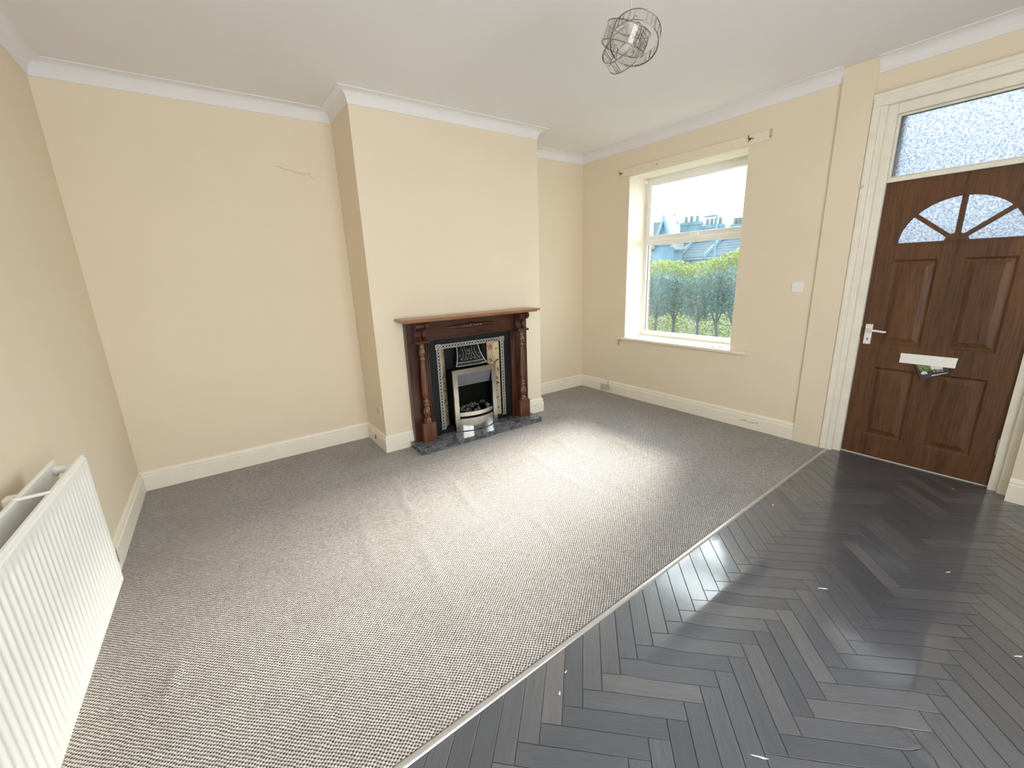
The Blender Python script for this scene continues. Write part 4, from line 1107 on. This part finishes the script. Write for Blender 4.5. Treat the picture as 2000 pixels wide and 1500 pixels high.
for i in range(14000):
    y = rr.uniform(-1.6, 5.5); x = hx+1.5+rr.uniform(-.4, .4); zt_ = 1.60+.10*math.sin(y*3.1)+(.12 if y < 1.6 else 0)
    leaf(bm, Vector((x, y, zt_-abs(rr.gauss(0, .22)))), rr.uniform(.045, .065), rr)
o = obj('shrub_row', bm, M['leaf_lit']); tag(o, 'yellow green sunlit shrubs showing above the dark hedge', 'shrub', kind='stuff')
bm = new_bm()
for i in range(9000):
    y = rr.uniform(-1.6, 5.5); x = hx+1.3+rr.uniform(-.3, .3)
    leaf(bm, Vector((x, y, rr.uniform(-.02, .75))), rr.uniform(.05, .075), rr)
o = obj('border_plants', bm, M['leaf_lit']); tag(o, 'bright yellow green plants seen between the hedge trunks', 'plant', kind='stuff')
ral = thing('railing', 'pale low iron railing in front of the hedge trunks', 'railing', (hx-.7, .6, -.05))
bm = new_bm(); add_box(bm, hx-.72, hx-.68, -1.6, 3.2, .16, .20); obj('top_rail', bm, M['rail'], ral)
bm = new_bm(); add_box(bm, hx-.78, hx-.62, -1.6, 3.2, -.06, .05); obj('kerb', bm, M['rail'], ral)
for k in range(30):
    y = -1.55+k*.16; bm = new_bm(); add_box(bm, hx-.707, hx-.693, y-.007, y+.007, .05, .30); obj('post', bm, M['rail'], ral)
# terrace
def hbox(name, mat_, parent, *q, bv=0):
    bm = new_bm(); add_box(bm, *q, bv); return obj(name, bm, mat_, parent)
def house_windows(par, x, ys, z0, z1, wd=.9):
    for y in ys:
        bm = new_bm()
        for q in ((y-wd/2, y-wd/2+.1, z0, z1), (y+wd/2-.1, y+wd/2, z0, z1), (y-wd/2, y+wd/2, z1-.12, z1), (y-wd/2, y+wd/2, z0, z0+.12), (y-wd/2, y+wd/2, (z0+z1)/2-.05, (z0+z1)/2+.05)):
            add_box(bm, x-.08, x+.02, q[0], q[1], q[2], q[3])
        wf = obj('window', bm, M['barge'], par); hbox('pane', M['pane'], wf, x-.02, x+.01, y-wd/2+.08, y+wd/2-.08, z0+.1, z1-.1)
def chimney(par, x, y0, y1, z0, z1, pots):
    bm = new_bm(); add_box(bm, x, x+.8, y0, y1, z0, z1); add_box(bm, x-.06, x+.86, y0-.06, y1+.06, z1-.25, z1-.1); cs = obj('chimney_stack', bm, M['stone'], par)
    for k in range(pots):
        yy = y0+(y1-y0)*(k+.5)/pots; bm = new_bm(); add_lathe(bm, x+.4, yy, [(.13, z1), (.11, z1+.35), (.14, z1+.38), (.14, z1+.45)], 10); obj('chimney_pot', bm, M['pot'], cs)
gh = thing('gable_house', 'stone house with steep gable and pale bargeboards across the road', 'house', (29, 17, -3.9))
gx, gxe = 28.5, 29.58
hbox('wall', M['stone'], gh, gx, gxe, 14.85, 21.5, -3.9, 3.1)
bm = new_bm(); ay = 15.66; az = 5.15; hw_ = .82
add_prism(bm, [(gx-.05, ay-hw_, 3.1), (gx-.05, ay+hw_+.1, 3.1), (gx-.05, ay, az)], (gxe-gx, 0, 0)); obj('gable', bm, M['stone'], gh)
for s in (-1, 1):
    bm = new_bm(); add_prism(bm, [(gx-.3, ay, az+.16), (gx-.3, ay+s*(hw_+.15), 2.95), (gx-.3, ay+s*(hw_-.10), 2.95), (gx-.3, ay, az-.34)], (.16, 0, 0)); obj('bargeboard', bm, M['barge'], gh)
    bm = new_bm(); add_prism(bm, [(gx-.25, ay, az+.10), (gx-.25, ay+s*(hw_+.2), 2.80), (gx-.25, ay+s*(hw_+.2), 2.70), (gx-.25, ay, az)], (gxe-gx+.2, 0, 0)); obj('gable_roof', bm, M['slate'], gh)
bm = new_bm(); add_prism(bm, [(gx, 21.5, 3.0), (gxe-.02, 21.5, 4.95), (gxe, 21.5, 3.0)], (0, -(21.5-ay), 0)); obj('main_roof', bm, M['slate'], gh)
house_windows(gh, gx, (15.25, 16.1, 17.6), .45, 1.75, .62); house_windows(gh, gx, (19.0,), .2, 1.9, 1.2)
labels = ['terraced house whose broad chimney stands right behind the gable house across the road', 'terraced house two along from the gable house, with four chimney pots', 'third terraced house to the right of the gable house', 'fourth terraced house, furthest right in the window view']
STK = ((15.75, 17.2, 5.0, 3), (13.95, 15.3, 4.62, 4), (12.35, 13.1, 4.45, 3), (10.2, 10.95, 4.4, 3))
for k in range(4):
    ya, yb_ = 17.55-k*2.15, 17.55-(k+1)*2.15
    hs = thing('terraced_house', labels[k], 'house', (30, (ya+yb_)/2, -3.9), 'terraced houses across the road')
    hbox('wall', M['stone'], hs, 30, 36, yb_, ya-.02, -3.9, 2.2)
    bm = new_bm(); add_prism(bm, [(29.75, yb_, 2.12), (29.75, yb_, 2.26), (33, yb_, 4.10), (36.25, yb_, 2.26), (36.25, yb_, 2.12)], (0, ya-yb_-.03, 0)); obj('roof', bm, M['slate'], hs)
    # slate courses as thin proud strips
    bm = new_bm()
    for c in range(9):
        t_ = (c+.5)/9.2; x_ = 29.78+3.2*t_; z_ = 2.27+1.83*t_; add_box(bm, x_, x_+.14, yb_+.02, ya-.2, z_-.005, z_+.06)
    obj('slate_courses', bm, M['barge'], hs, kind='stuff')
    bm = new_bm(); add_prism(bm, [(29.6, ya-.16, 2.2), (29.6, ya-.16, 2.46), (33, ya-.16, 4.34), (33, ya-.16, 4.1)], (0, .13, 0)); obj('parapet', bm, M['barge'], hs)
    hbox('gutter', M['barge'], hs, 29.65, 29.74, yb_, ya-.04, 2.08, 2.18)
    house_windows(hs, 30, (ya-.65, ya-1.55), .1, 1.7, .62)
    s0, s1, sz, np_ = STK[k]; chimney(hs, 32.6, s0, s1, 3.3, sz, np_)
    if k == 0: chimney(hs, 31.6, 17.3, 17.5, 3.3, 5.2, 1)
lpst = thing('street_lamp', 'grey street lamp post with side arm in front of the roofs', 'lamp', (20, 7.03, -3.9))
bm = new_bm(); add_tube(bm, [(20, 7.03, -3.9), (20, 7.03, 3.75)], .045, 8); obj('pole', bm, M['stone'], lpst)
bm = new_bm(); add_tube(bm, [(20, 7.03, 3.73), (20, 7.5, 3.76)], .03, 6); obj('arm', bm, M['stone'], lpst)
bm = new_bm(); add_box(bm, 19.9, 20.1, 7.2, 7.6, 3.70, 3.78, .02); obj('lantern', bm, M['stone'], lpst)
bm = new_bm(); add_tube(bm, [(20, 11.8+(7.03-11.8)*k/12, 6.2+(3.72-6.2)*k/12-.12*math.sin(PI*k/12)) for k in range(13)], .009, 5)
obj('overhead_wire', bm, M['dark_metal'], lpst)

for o in bpy.data.objects:
    if '_base' in o: del o['_base']
